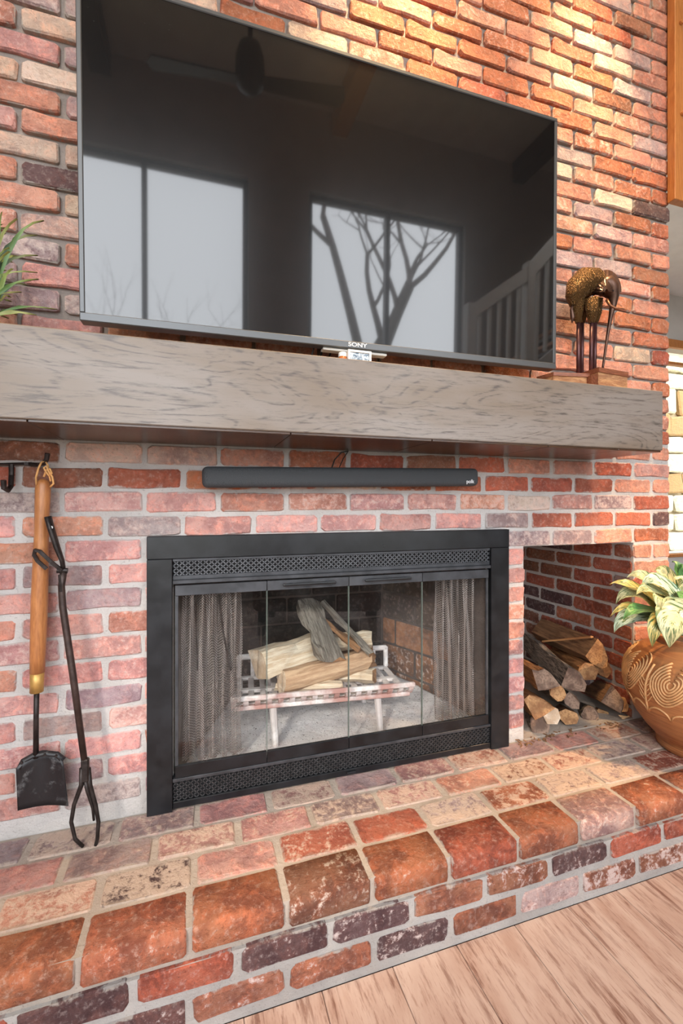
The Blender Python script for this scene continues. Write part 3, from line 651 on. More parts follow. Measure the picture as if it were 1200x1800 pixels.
c = t.mix(t.math('MULTIPLY', t.step(n2, 0.5, 0.66), oi.outputs['Alpha']), c, C(0.55, 0.42, 0.36)); t.base(c); t.rough(0.9); t.bump(n1, 0.5, 0.005); M['firebrick'] = t.m
FBM = {}
def fbrick(L, v_):
    k = (round(L, 2), v_)
    if k not in FBM: FBM[k] = brick_mesh('firebrick', L, 0.107, 500 + v_ * 7 + int(L * 100), M['firebrick'], 0.02, 0.6)
    return FBM[k]
for r_ in range(6):
    zc_ = zz(-0.86) + 0.0575 + r_ * 0.115
    if zc_ > zz(-0.2): break
    edges = [FBX0, 0.36, 0.58, FBX1] if r_ % 2 else [FBX0, 0.25, 0.47, 0.69, FBX1]
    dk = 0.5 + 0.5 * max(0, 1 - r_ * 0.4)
    for a, b in zip(edges[:-1], edges[1:]):
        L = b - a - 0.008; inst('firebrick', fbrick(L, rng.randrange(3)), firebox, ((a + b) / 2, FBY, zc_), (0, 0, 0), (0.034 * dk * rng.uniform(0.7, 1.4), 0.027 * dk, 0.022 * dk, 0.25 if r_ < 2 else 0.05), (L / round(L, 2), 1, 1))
    for side in (0, 1):
        p0 = Vector((FX1, 0.012)) if side else Vector((FX0, 0.012)); p1 = Vector((FBX1, FBY)) if side else Vector((FBX0, FBY)); d = p1 - p0; Lw = d.length
        ed = [0, 0.11, 0.335, Lw] if r_ % 2 else [0, 0.225, 0.45, Lw]
        for a, b in zip(ed[:-1], ed[1:]):
            L = b - a - 0.008
            if L < 0.03: continue
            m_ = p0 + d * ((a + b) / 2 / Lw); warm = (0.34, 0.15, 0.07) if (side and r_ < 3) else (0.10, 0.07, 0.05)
            f_ = rng.uniform(0.7, 1.2); ang = math.atan2(d.y, abs(d.x)); rz = -ang if side else ang
            inst('firebrick', fbrick(L, rng.randrange(3)), firebox, (m_.x, m_.y, zc_), (0, 0, rz), (warm[0] * f_, warm[1] * f_, warm[2] * f_, 0.85 if r_ < 2 else 0.2), (L / round(L, 2), 1, 1))
# bed of ash
t = NT('wood_ash'); v = t.coord('Object'); n1 = t.noise(v, 55, 8, 0.75); n2 = t.noise(v, 8, 4); n3 = t.noise(v, 150, 4, 0.6)
c = t.mix(t.step(n2, 0.35, 0.7), C(0.84, 0.83, 0.84), C(0.74, 0.72, 0.73)); c = t.mix(t.step(n3, 0.60, 0.68), c, C(0.07, 0.06, 0.06)); c = t.mix(t.step(n1, 0.55, 0.7, 0, 0.6), c, C(0.88, 0.87, 0.86))
t.base(c); t.rough(0.95); t.bump(n1, 0.8, 0.01); M['ash'] = t.m
vs, fs = [], []; NX, NY = 90, 42
for j in range(NY + 1):
    y = 0.0155 + (FBY - 0.02) * j / NY; fr_ = max(0, (y - 0.012) / (FBY - 0.012)); xa = FX0 + (FBX0 - FX0) * fr_ + 0.012; xb = FX1 + (FBX1 - FX1) * fr_ - 0.012
    for i in range(NX + 1):
        x = xa + (xb - xa) * i / NX; nz = mnoise.fractal(Vector((x * 9, y * 9, 2.2)), 1.0, 2.0, 5)
        vs.append((x, y, zz(-0.806) + 0.03 * fr_ + 0.045 * max(0, (x - 0.72) / 0.25) * fr_ * 1.6 + 0.005 * nz + 0.004 * mnoise.noise(Vector((x * 60, y * 60, 1)))))
for j in range(NY):
    for i in range(NX): a = j * (NX + 1) + i; fs.append((a, a + 1, a + NX + 2, a + NX + 1))
nb = len(vs); rim = [i for i in range(NX + 1)] + [(j + 1) * (NX + 1) + NX for j in range(NY)] + [NY * (NX + 1) + i for i in range(NX - 1, -1, -1)] + [j * (NX + 1) for j in range(NY - 1, 0, -1)]
for i in rim: vs.append((vs[i][0], vs[i][1], zz(-0.859)))
for q in range(len(rim)): fs.append((rim[q], nb + q, nb + (q + 1) % len(rim), rim[(q + 1) % len(rim)]))
fs.append(tuple(nb + q for q in range(len(rim)))[::-1])
ash = MB().add(vs, fs).build('ash_bed', M['ash'], None, True); tag(ash, 'pale grey bed of wood ash on the firebox floor', 'ash', None, 'stuff')
# cast-iron grate
def grate_mat(name, rust):
  t = NT(name); v = t.coord('Object'); n1 = t.noise(v, 30, 7, 0.7); n2 = t.noise(v, 9, 4)
  t.base(t.mix(t.step(n2, 0.4, 0.62), t.mix(t.step(n1, 0.4, 0.6), C(0.80, 0.77, 0.76), C(0.62, 0.57, 0.56)), C(*rust))); t.rough(0.9); t.bump(n1, 0.5, 0.004); return t.m
M['grate'] = grate_mat('ash_coated_iron', (0.55, 0.50, 0.49)); M['grate_rust'] = grate_mat('rusty_ash_coated_iron', (0.44, 0.24, 0.21))
gc = Vector((0.42, 0.19, 0)); GM = Matrix.Translation((gc.x, gc.y, 0)) @ Matrix.Rotation(R(-6), 4, 'Z')
grate = thing('fire_grate', (gc.x, gc.y, zz(-0.80)), 'ash-whitened cast-iron fire grate holding the split logs', 'fire grate')
GZ = zz(-0.662); gw, gd = 0.30, 0.125
def GB(lo, hi, b=0.003): return MB().bbox(lo, hi, b, M=GM)
for y0, y1 in ((-gd, -gd + 0.022), (-0.016, 0.010), (gd - 0.022, gd)): GB((-gw + 0.01, y0, GZ - 0.006), (gw - 0.01, y1, GZ + 0.006)).build('long_bar', M['grate'], grate)
nb_ = 15
for q in range(nb_):
    x = -gw + 0.014 + (2 * gw - 0.028) * q / (nb_ - 1); GB((x - 0.0105, -gd, GZ - 0.005), (x + 0.0105, gd, GZ + 0.005)).build('cross_bar', M['grate'], grate)
# flared front lip: two rails and slats
MB().bbox((-gw - 0.012, -gd - 0.036, GZ + 0.028), (gw + 0.012, -gd - 0.022, GZ + 0.044), 0.003, M=GM).build('front_rail', M['grate_rust'], grate)
MB().bbox((-gw, -gd - 0.016, GZ - 0.010), (gw, -gd + 0.004, GZ + 0.004), 0.003, M=GM).build('front_rail', M['grate_rust'], grate)
for q in range(17):
    x = -gw + (2 * gw) * q / 16; MB().bar([GM @ Vector((x, -gd - 0.006, GZ)), GM @ Vector((x, -gd - 0.022, GZ + 0.018)), GM @ Vector((x, -gd - 0.029, GZ + 0.034))], 0.017, 0.007).build('slat', M['grate_rust'], grate)
for sx in (-1, 1):
    x = sx * (gw - 0.035)
    MB().bbox((x - 0.035, gd - 0.012, GZ), (x - 0.018, gd + 0.006, GZ + 0.085), 0.004, M=GM).bbox((x + 0.018, gd - 0.012, GZ), (x + 0.035, gd + 0.006, GZ + 0.085), 0.004, M=GM).bbox((x - 0.033, gd - 0.012, GZ + 0.068), (x + 0.033, gd + 0.006, GZ + 0.088), 0.006, M=GM).build('corner_horn', M['grate'], grate)
for x, y in ((-0.175, -gd + 0.0), (0.185, -gd + 0.0), (-0.175, gd - 0.015), (0.185, gd - 0.015)):
    MB().tube([GM @ Vector((x, y, GZ - 0.004)), GM @ Vector((x + 0.006, y - 0.006, zz(-0.75))), GM @ Vector((x + 0.010, y - 0.012, zz(-0.812)))], [0.013, 0.011, 0.010], 8).build('leg', M['grate'], grate)

# ---------------------------------------------------------------- firewood
def wood(name, a, b, end=None, gs=60): return a
def log_mat(name, light, dark, gscale=(14, 1.2, 14), bump=0.5):
    t = NT(name); v = t.coord('Object', True, gscale); n = t.noise(v, 6, 8, 0.72, 0.3); n2 = t.noise(v, 1.5, 3)
    t.base(t.mix(t.step(n2, 0.35, 0.7, 0, 0.5), t.mix(t.step(n, 0.40, 0.60), C(*light), C(*dark)), C(*[(a + b) * 0.42 for a, b in zip(light, dark)]))); t.rough(0.8); t.bump(n, bump, 0.02); return t.m
M['split_pale'] = log_mat('split_wood_pale', (0.86, 0.76, 0.60), (0.62, 0.46, 0.30))
M['split_warm'] = log_mat('split_wood_warm', (0.56, 0.28, 0.11), (0.20, 0.075, 0.028))
M['split_tan'] = log_mat('split_wood_tan', (0.66, 0.46, 0.29), (0.42, 0.25, 0.14))
M['split_brown'] = log_mat('split_wood_brown', (0.36, 0.19, 0.09), (0.14, 0.065, 0.03))
M['bark'] = log_mat('grey_bark', (0.36, 0.30, 0.25), (0.05, 0.04, 0.035), (20, 3, 20), 1.0)
M['weathered'] = log_mat('weathered_grey_wood', (0.36, 0.33, 0.28), (0.13, 0.11, 0.09), (18, 1.5, 18), 0.9)
def end_mat(name, c, d):
    t = NT(name); v = t.coord('Object', True); n = t.noise(v, 18, 5); n2 = t.noise(v, 130, 4)
    t.base(t.mix(t.step(n, 0.40, 0.62), t.mix(t.step(n2, 0.45, 0.65, 0, 0.7), C(*c), C(*d)), C(*d))); t.rough(0.85); t.bump(n2, 0.7, 0.006); return t.m
M['end_pale'] = end_mat('cut_end_pale', (0.76, 0.64, 0.50), (0.55, 0.40, 0.27))
M['end_tan'] = end_mat('cut_end_tan', (0.50, 0.29, 0.135), (0.24, 0.115, 0.05))
M['end_grey'] = end_mat('cut_end_grey', (0.30, 0.205, 0.15), (0.12, 0.075, 0.055))
def profile(kind, r, rs):
    if kind == 'round': return [(r * rs.uniform(0.92, 1.08) * math.cos(2 * math.pi * i / 11), r * rs.uniform(0.92, 1.08) * math.sin(2 * math.pi * i / 11)) for i in range(11)]
    if kind == 'half': return [(r * math.cos(math.pi * i / 6) * rs.uniform(0.95, 1.05), r * math.sin(math.pi * i / 6) * rs.uniform(0.95, 1.05) - r * 0.35) for i in range(7)] + [(-r * 0.5, -r * 0.42), (r * 0.5, -r * 0.38)]
    if kind == 'quarter':
        p = [(-r * 0.75, -r * 0.7), (0.0, -r * 0.78), (r * 0.95, -r * 0.7)] + [(-r * 0.75 + 1.7 * r * math.cos(a), -r * 0.7 + 1.6 * r * math.sin(a)) for a in (R(18), R(36), R(54), R(72), R(90))]
        return [(x + rs.uniform(-0.08, 0.08) * r, y + rs.uniform(-0.08, 0.08) * r) for x, y in p]
    n = 7; return [(r * rs.uniform(0.78, 1.15) * math.cos(2 * math.pi * (i + rs.uniform(-0.2, 0.2)) / n), r * rs.uniform(0.7, 1.1) * math.sin(2 * math.pi * (i + rs.uniform(-0.2, 0.2)) / n)) for i in range(n)]
def firelog(name, p0, p1, r, kind, side, end, seed, label, group, roll=0.0, squash=1.0, cat='log', jit=0.06):
    p0, p1 = Vector(p0), Vector(p1); rs = random.Random(seed); pr = profile(kind, r, rs); d = p1 - p0; L = d.length; seg = 6; n = len(pr)
    q = d.to_track_quat('Y', 'Z').to_matrix().to_4x4() @ Matrix.Rotation(R(roll), 4, 'Y'); vs, fs, mi = [], [], []
    for i in range(seg + 1):
        f = i / seg; ss = 1 + rs.uniform(-jit, jit) * 0.6; bow = 0.12 * r * math.sin(f * 3 + seed)
        for k, (x, z) in enumerate(pr): vs.append(Vector((x * ss + bow + rs.uniform(-jit, jit) * r, f * L + (rs.uniform(-0.25, 0.25) * r if i in (0, seg) else 0), z * ss * squash + rs.uniform(-jit, jit) * r)))
    for i in range(seg):
        for k in range(n): fs.append((i * n + k, i * n + (k + 1) % n, (i + 1) * n + (k + 1) % n, (i + 1) * n + k)); mi.append(0)
    fs.append(tuple(range(n))[::-1]); fs.append(tuple(seg * n + k for k in range(n))); mi += [1, 1]
    mb = MB(); mb.v = vs; mb.f = fs; mb.mi = mi; o = bpy.data.objects.new(name, mb.mesh(name, [M[side], M[end]])); col.objects.link(o)
    o.matrix_world = Matrix.Translation(p0) @ q; WL[o.name] = p0; return tag(o, label, cat, group)
G1 = 'logs on the fire grate'
firelog('split_log', (0.195, 0.145, zz(-0.550)), (0.47, 0.25, zz(-0.53)), 0.060, 'quarter', 'split_pale', 'end_pale', 3, 'thick pale split log with a clean white end on the grate', G1, -20)
firelog('split_log', (0.265, 0.10, zz(-0.602)), (0.585, 0.155, zz(-0.575)), 0.038, 'round', 'split_tan', 'end_pale', 5, 'rounded tan log lying along the front of the grate', G1)
firelog('split_log', (0.26, 0.16, zz(-0.632)), (0.47, 0.075, zz(-0.632)), 0.034, 'split', 'split_pale', 'end_pale', 8, 'flat pale split piece at the bottom of the grate pile', G1, 0, 0.6)
firelog('split_log', (0.44, 0.19, zz(-0.625)), (0.60, 0.10, zz(-0.622)), 0.038, 'split', 'split_pale', 'end_tan', 9, 'short pale split piece at the pile end beside the loose ash', G1, 10, 0.7)
firelog('split_log', (0.38, 0.30, zz(-0.62)), (0.66, 0.27, zz(-0.60)), 0.045, 'quarter', 'split_brown', 'end_tan', 12, 'brown split log at the rear of the grate pile', G1, 15)
firelog('split_log', (0.47, 0.25, zz(-0.53)), (0.63, 0.21, zz(-0.525)), 0.040, 'split', 'split_pale', 'end_pale', 14, 'pale broken chunk resting at the top of the grate pile', G1, 30)
firelog('split_log', (0.44, 0.10, zz(-0.548)), (0.40, 0.27, zz(-0.375)), 0.055, 'split', 'weathered', 'end_tan', 21, 'weathered grey slab leaning upright over the grate pile', G1, 0, 0.4, 'log', 0.14)
firelog('split_log', (0.595, 0.11, zz(-0.545)), (0.455, 0.26, zz(-0.38)), 0.021, 'split', 'weathered', 'end_tan', 27, 'thin twisted splinter of weathered wood leaning on the slab', G1, 40, 0.6, 'log', 0.2)
firelog('split_log', (0.555, 0.125, zz(-0.53)), (0.425, 0.27, zz(-0.42)), 0.019, 'split', 'split_brown', 'end_tan', 29, 'thin brown splinter leaning under the grey splinter', G1, 10, 0.6, 'log', 0.2)
# loose charred ash heap on the grate
G2 = 'split logs stacked in the niche'
def nf(x, y): return (900 + x / 5.295, 960 + y / 5.295)
def nlog(f, yf, b, yb, r, kind, side, end, seed, label, roll=0, squash=1.0, jit=0.06):
    firelog('split_log', at(*nf(*f), yf), at(*nf(*b), yb), r * 1.14, kind, side, end, seed, label, G2, roll, squash, 'log', jit)
nlog((1000, 955), 0.12, (430, 690), 0.52, 0.044, 'quarter', 'split_warm', 'end_tan', 31, 'long brown split log at the top of the niche stack against the brick', 20)
nlog((790, 1000), 0.07, (270, 795), 0.48, 0.050, 'quarter', 'split_brown', 'end_tan', 33, 'brown split log with a sunlit wedge-shaped end below the top log', 40)
nlog((585, 1250), 0.03, (170, 900), 0.42, 0.046, 'quarter', 'bark', 'end_grey', 35, 'grey bark-covered log across the middle of the niche stack', 10, 1.0, 0.1)
nlog((705, 1170), 0.08, (390, 1010), 0.42, 0.038, 'split', 'split_warm', 'end_tan', 37, 'orange split log just behind the grey bark log', 0)
nlog((290, 1240), 0.02, (80, 1090), 0.36, 0.042, 'quarter', 'split_warm', 'end_grey', 39, 'orange split log beside the pier with a grey cut end', -15)
nlog((428, 1370), 0.02, (250, 1270), 0.36, 0.027, 'round', 'bark', 'end_tan', 41, 'small round log end under the grey bark log')
nlog((255, 1480), 0.02, (70, 1380), 0.36, 0.044, 'quarter', 'split_warm', 'end_tan', 43, 'orange split log low beside the pier', -30)
nlog((245, 1660), 0.03, (90, 1590), 0.36, 0.036, 'round', 'bark', 'end_grey', 45, 'dark round log at the bottom corner beside the pier')
nlog((365, 1560), 0.015, (200, 1470), 0.30, 0.034, 'split', 'split_pale', 'end_pale', 47, 'pale yellow wedge at the front bottom of the niche stack', 60)
nlog((540, 1595), 0.025, (400, 1500), 0.34, 0.036, 'split', 'split_brown', 'end_tan', 49, 'tan sawn log end at the front bottom of the niche stack', 0, 0.8)
nlog((930, 1420), 0.02, (660, 1290), 0.36, 0.042, 'quarter', 'split_brown', 'end_grey', 51, 'brown split log pointing out beside the clay pot', 30)
nlog((720, 1565), 0.05, (560, 1480), 0.36, 0.029, 'round', 'bark', 'end_grey', 53, 'small dark round log low in the middle of the niche', 0)
nlog((850, 1590), 0.07, (690, 1500), 0.36, 0.030, 'split', 'split_brown', 'end_tan', 55, 'dark split log at the bottom of the stack near the pot', 0)
nlog((1010, 1480), 0.04, (820, 1390), 0.36, 0.030, 'split', 'split_warm', 'end_tan', 57, 'short orange split log partly behind the clay pot', 0)
nlog((550, 1440), 0.05, (330, 1310), 0.38, 0.032, 'split', 'bark', 'end_grey', 59, 'bark-edged log tucked beneath the grey bark log', 0, 1.0, 0.12)
nlog((850, 1130), 0.09, (600, 1000), 0.44, 0.036, 'split', 'split_warm', 'end_tan', 61, 'dark orange log supporting the wedge-ended log', 20)
firelog('wood_sliver', at(*nf(740, 845), 0.10), at(*nf(290, 885), 0.30), 0.014, 'split', 'split_warm', 'end_tan', 63, 'thin reddish splinter lying on top of the niche stack', None, 0, 0.35, 'splinter')
# wood chips on the hearth before the niche
cr = random.Random(4); cmb = MB()
for q in range(60):
    x = cr.uniform(1.12, 1.62); y = cr.uniform(-0.03, 0.02) - 0.01; a = cr.uniform(0, 3.1); L = cr.uniform(0.003, 0.009)
    cmb.bbox((-L, -0.0022, 0), (L, 0.0022, 0.003), 0.0006, M=Matrix.Translation((x, y, HEARTH_Z + 0.001)) @ Matrix.Rotation(a, 4, 'Z') @ Matrix.Rotation(cr.uniform(-0.3, 0.3), 4, 'Y'))
tag(cmb.build('wood_crumbs', M['split_brown']), 'small bark crumbs along the foot of the niche', 'crumbs', None, 'stuff')
# ---------------------------------------------------------------- fire tools on the wall
rack = thing('tool_rack', at(30, 822, -0.01), 'black wrought-iron tool rack with hooks fixed to the bricks', 'tool rack')
MB().tube([at(-60, 816, -0.012), at(0, 816, -0.012), at(48, 815, -0.012), at(56, 815, -0.012)], [0.006, 0.006, 0.0065, 0.008], 8, flat=0.6).build('bar', M['iron'], rack)
MB().tube([at(46, 815, -0.016), at(46, 815, -0.021)], 0.005, 8).build('screw', M['iron'], rack)
MB().tube([at(20, 816, -0.014), at(20, 836, -0.016), at(19, 855, -0.030), at(14, 862, -0.045), at(7, 858, -0.055), at(6, 844, -0.060)], 0.0065, 8).build('hook', M['iron'], rack)
MB().tube([at(54, 816, -0.014), at(68, 817, -0.030), at(77, 815, -0.050), at(82, 807, -0.060), at(83.5, 797, -0.064)], [0.0055, 0.0055, 0.006, 0.006, 0.0065], 8).build('hook', M['iron'], rack)

shv = thing('ash_shovel', at(70, 1420, -0.045), 'hanging ash shovel with turned wooden handle and black pan', 'shovel')
M['handle_wood'] = wood_material('turned_handle_wood', (0.52, 0.22, 0.075), (0.33, 0.12, 0.04), (6, 6, 0.8), 7, 0.35)
hp = [(842, 0.006), (845, 0.0125), (850, 0.0165), (862, 0.0180), (900, 0.0172), (940, 0.0168), (1000, 0.0185), (1060, 0.0195), (1110, 0.0190), (1150, 0.0180), (1182, 0.0172)]
def shx(y): return 76 - (y - 842) * 0.031
MB().tube([at(shx(y), y, -0.045) for y, r in hp], [r for y, r in hp], 16).build('handle', M['handle_wood'], shv, True)
MB().tube([at(shx(y), y, -0.045) for y in (1180, 1216)], [0.0165, 0.0160], 12).build('ferrule', plain('brass', (0.50, 0.30, 0.09), 0.42, 0.5, 40, 0.2, 0.1), shv, True)
MB().tube([at(64.5, 1214, -0.045), at(63.5, 1260, -0.045), at(63, 1332, -0.042)], [0.0065, 0.0062, 0.0068], 10).build('rod', M['iron'], shv, True)
# pan: dished plate with a raised shoulder
pw = []
c0, c1, c2, c3 = at(31, 1346, -0.05), at(113, 1336, -0.05), at(122, 1412, -0.035), at(34, 1420, -0.035)
vs, fs = [], []; NU, NV = 14, 8
for th_ in (0.0, 0.004):
    for j in range(NV + 1):
        for i in range(NU + 1):
            u, w_ = i / NU, j / NV; p = (c0 * (1 - u) + c1 * u) * (1 - w_) + (c3 * (1 - u) + c2 * u) * w_
            arch = math.sin(math.pi * u); p = p + Vector((0, (0.022 * arch) * (1 - 0.45 * w_) - 0.012 + th_, 0.026 * arch * (1 - w_) ** 2))
            vs.append(p)
S = (NU + 1) * (NV + 1)
for j in range(NV):
    for i in range(NU):
        a = j * (NU + 1) + i; fs.append((a, a + 1, a + NU + 2, a + NU + 1)); fs.append((a + S + NU + 1, a + S + NU + 2, a + S + 1, a + S))
rim = [i for i in range(NU + 1)] + [(j + 1) * (NU + 1) + NU for j in range(NV)] + [NV * (NU + 1) + i for i in range(NU - 1, -1, -1)] + [j * (NU + 1) for j in range(NV - 1, 0, -1)]
for q in range(len(rim)): fs.append((rim[q], rim[q] + S, rim[(q + 1) % len(rim)] + S, rim[(q + 1) % len(rim)]))
t = NT('worn_black_pan'); v = t.coord('Object'); n = t.noise(v, 22, 7, 0.7); t.base(t.mix(t.step(n, 0.52, 0.72), C(0.012, 0.012, 0.014), C(0.16, 0.165, 0.17))); t.rough(0.45); t.bump(n, 0.25, 0.004); M['pan'] = t.m
MB().add(vs, fs).build('pan', M['pan'], shv, True)
fl = [at(33, 1352, -0.052), at(40, 1338, -0.046), at(58, 1328, -0.042), at(80, 1324, -0.042), at(100, 1326, -0.046), at(112, 1336, -0.052)]
MB().tube(fl, 0.0075, 8, flat=0.8).build('shoulder', M['pan'], shv, True)
for q in (1, 3, 4): MB().tube([fl[q] + Vector((0, -0.006, 0)), fl[q] + Vector((0, -0.010, 0))], 0.0035, 8).build('rivet', M['iron'], shv)
lp = [at(64, 852, -0.060), at(63, 840, -0.062), at(68, 822, -0.064), at(73, 812, -0.062), at(80, 811, -0.058), at(84, 818, -0.060), at(86, 832, -0.062), at(89, 846, -0.058)]
MB().tube(lp, 0.0026, 6).tube([at(77, 838, -0.06), at(82, 826, -0.064), at(88, 824, -0.068), at(91, 832, -0.068), at(86, 836, -0.066), at(80, 828, -0.064), at(77, 822, -0.066), at(82, 819, -0.068), at(85, 828, -0.066), at(92, 838, -0.064), at(94, 850, -0.06), at(88, 856, -0.056)], 0.0026, 6).build('leather_loop', plain('tan_leather_cord', (0.70, 0.38, 0.14), 0.7), shv, True)

tng = thing('fire_tongs', at(150, 1490, -0.09), 'dark iron fire tongs leaning on the bricks beside the shovel', 'tongs')
MB().tube([at(84, 908, -0.075), at(90, 930, -0.075), at(100, 962, -0.075), at(109, 985, -0.072), at(112, 1003, -0.068)], [0.0135, 0.0135, 0.0120, 0.0095, 0.0085], 10, flat=0.6).build('grip', M['iron'], tng, True)
MB().tube([at(90, 927, -0.082), at(90, 927, -0.086)], 0.004, 8).build('rivet', plain('bright_rivet', (0.5, 0.5, 0.5), 0.3, 0.8), tng)
MB().tube([at(112, 1003, -0.068), at(108, 1030, -0.066), at(110, 1065, -0.066), at(128, 1185, -0.075), at(148, 1335, -0.085)], [0.0085, 0.0085, 0.0088, 0.0088, 0.0080], 12).build('shaft', plain('dark_brown_iron', (0.06, 0.04, 0.035), 0.4, 0.5, 50, 0.3, 0.2), tng, True)
MB().bar([at(108, 1002, -0.08), at(90, 988, -0.088), at(70, 969, -0.090), at(62, 967, -0.088), at(60, 975, -0.082), at(66, 986, -0.078), at(82, 1000, -0.076)], 0.008, 0.008).build('trigger_ring', M['iron'], tng)
MB().tube([at(100, 1003, -0.072), at(119, 1003, -0.070)], 0.007, 10).tube([at(105, 1010, -0.074), at(107, 1040, -0.072)], 0.004, 6).build('collar', M['iron'], tng)
MB().bbox((at(143, 1340, -0.085).x, -0.094, at(143, 1374, -0.085).z), (at(157, 1340, -0.085).x, -0.078, at(143, 1334, -0.085).z), 0.003).build('hinge', M['iron'], tng)
MB().tube([at(144, 1350, -0.088), at(143, 1380, -0.088), at(130, 1415, -0.092), at(125, 1445, -0.094), at(132, 1475, -0.094), at(146, 1488, -0.094)], [0.0065, 0.006, 0.0052, 0.005, 0.0048, 0.0045], 8).build('jaw', M['iron'], tng, True)
MB().tube([at(155, 1350, -0.084), at(158, 1380, -0.085), at(168, 1415, -0.088), at(173, 1445, -0.090), at(171, 1475, -0.091), at(168, 1486, -0.092)], [0.0065, 0.006, 0.0052, 0.005, 0.0048, 0.0045], 8).build('jaw', M['iron'], tng, True)
MB().tube([at(150, 1370, -0.086), at(153, 1388, -0.086), at(163, 1420, -0.086), at(165, 1442, -0.086)], [0.005, 0.005, 0.004, 0.003], 8).build('link', M['iron'], tng, True)

# ---------------------------------------------------------------- carved clay pot and its plant
PC = Vector((1.728, -0.243, HEARTH_Z))
pot = thing('clay_pot', PC, 'large carved terracotta pot on the hearth corner holding a leafy plant', 'pot')
prof = [(0.118, 0.0), (0.126, 0.006), (0.127, 0.024), (0.118, 0.034), (0.128, 0.045), (0.155, 0.075), (0.182, 0.115), (0.203, 0.165), (0.216, 0.215), (0.219, 0.255), (0.213, 0.290), (0.198, 0.322), (0.172, 0.350), (0.142, 0.372), (0.125, 0.382), (0.123, 0.392), (0.130, 0.402), (0.128, 0.408), (0.116, 0.406), (0.110, 0.380), (0.112, 0.36)]
prof = [(r * (1.065 if 0.03 < z < 0.38 else 1.0), z) for r, z in prof]
def prad(z):
    for (r0, z0), (r1, z1) in zip(prof[3:15], prof[4:16]):
        if z0 <= z <= z1: return r0 + (r1 - r0) * (z - z0) / (z1 - z0)
    return 0.12
t = NT('turned_terracotta'); v = t.coord('Object', False, (1.5, 1.5, 30)); vg = t.coord('Object'); n = t.noise(v, 5, 7, 0.7, 0.5); n2 = t.noise(vg, 9, 4)
t.base(t.mix(t.step(n2, 0.35, 0.7, 0, 0.6), t.mix(t.step(n, 0.36, 0.66), C(0.50, 0.21, 0.075), C(0.27, 0.085, 0.03)), C(0.46, 0.22, 0.09))); t.rough(0.45); t.bump(n, 0.4, 0.004); M['terracotta'] = t.m
MB().lathe(prof, PC, 72).build('body', M['terracotta'], pot, True)
M['carved_tan'] = plain('carved_tan_slip', (0.66, 0.38, 0.17), 0.55, 0, 40, 0.15, 0.2)
def on_pot(s, z, lift=0.0008):
    r = prad(z) + lift; return PC + Vector((r * math.cos(s), r * math.sin(s), z))
NP = 9; ribs = MB()
ribs_w = 0.0034
def rib(pts, w=ribs_w): ribs.tube([on_pot(a, z) for a, z in pts], w, 5, flat=1.0)
for q in range(NP):
    s0_ = 2 * math.pi * q / NP + 0.25; W = 2 * math.pi / NP; zb = 0.165
    # stem rising from the scalloped border, leaning over
    rib([(s0_ + W * 0.10 * f * f, zb - 0.012 + 0.175 * f) for f in [i / 10 for i in range(11)]], [0.0024 + 0.0022 * math.sin(min(1, i / 4) * 1.57) for i in range(11)])
    # scallops hanging between stems
    for k in range(2):
        a0 = s0_ + W * k / 2; rib([(a0 + W / 2 * f, zb + 0.020 * math.sin(math.pi * f) * (1.0) + (0.0 if 0.08 < f < 0.92 else -0.010)) for f in [i / 8 for i in range(9)]])
    # nested paisley swirls between two stems
    for j in range(7):
        f_ = 1 - j / 7.2; pts = []
        for i in range(25):
            a = R(200 + 330 * i / 24); xx = f_ * 0.40 * math.sin(a) * (1 - 0.30 * math.cos(a)); zz_ = -f_ * 0.082 * math.cos(a)
            pts.append((s0_ + W * (0.53 + xx + 1.6 * zz_ * 0.9), zb + 0.112 + zz_ * 0.92 + 0.018 * xx))
        rib([p for p in pts if zb + 0.012 < p[1] < 0.365])
    for j in range(5):
        z_ = zb + 0.030 + 0.018 * j; rib([(s0_ + 0.01 + W * 0.16 * f, z_ + 0.030 * f ** 1.5) for f in [i / 4 for i in range(5)]], [0.0028, 0.0026, 0.0022, 0.0018, 0.001])
        rib([(s0_ + 0.01 - W * 0.16 * f, z_ + 0.030 * f ** 1.5) for f in [i / 4 for i in range(5)]], [0.0028, 0.0026, 0.0022, 0.0018, 0.001])
rb = ribs.build('carved_relief', M['carved_tan'], pot, True); rb['label'] = 'raised tan swirl carving'
MB().lathe([(0.0, 0.37), (0.109, 0.37), (0.109, 0.375), (0.0, 0.385)], PC, 24).build('soil', plain('potting_soil', (0.05, 0.03, 0.02), 0.95, 0, 60, 0.5, 0.8), pot)

t = NT('variegated_leaf'); uv = t.n('ShaderNodeUVMap'); sp = t.n('ShaderNodeSeparateXYZ'); t.set(sp, '0', uv.outputs[0]); oi = t.n('ShaderNodeObjectInfo')
ax = t.math('ABSOLUTE', sp.outputs[0]); cmb_ = t.n('ShaderNodeCombineXYZ'); t.set(cmb_, '0', t.math('MULTIPLY', ax, 1.2)); t.set(cmb_, '1', t.math('SUBTRACT', t.math('MULTIPLY', sp.outputs[1], 9.0), t.math('MULTIPLY', ax, 3.2))); t.set(cmb_, '2', t.math('MULTIPLY', oi.outputs['Random'], 40.0))
n = t.noise(cmb_.outputs[0], 1.9, 5, 0.6, 0.5)
c = t.mix(t.step(n, 0.48, 0.60), oi.outputs['Color'], C(0.055, 0.13, 0.045)); c = t.mix(t.step(ax, 0.82, 0.97, 0, 0.6), c, C(0.06, 0.15, 0.05)); c = t.mix(t.step(ax, 0.0, 0.05, 0.75, 0), c, C(0.62, 0.62, 0.30))
t.base(c); t.rough(0.38); t.b.inputs['Transmission Weight'].default_value = 0.0; M['leaf'] = t.m
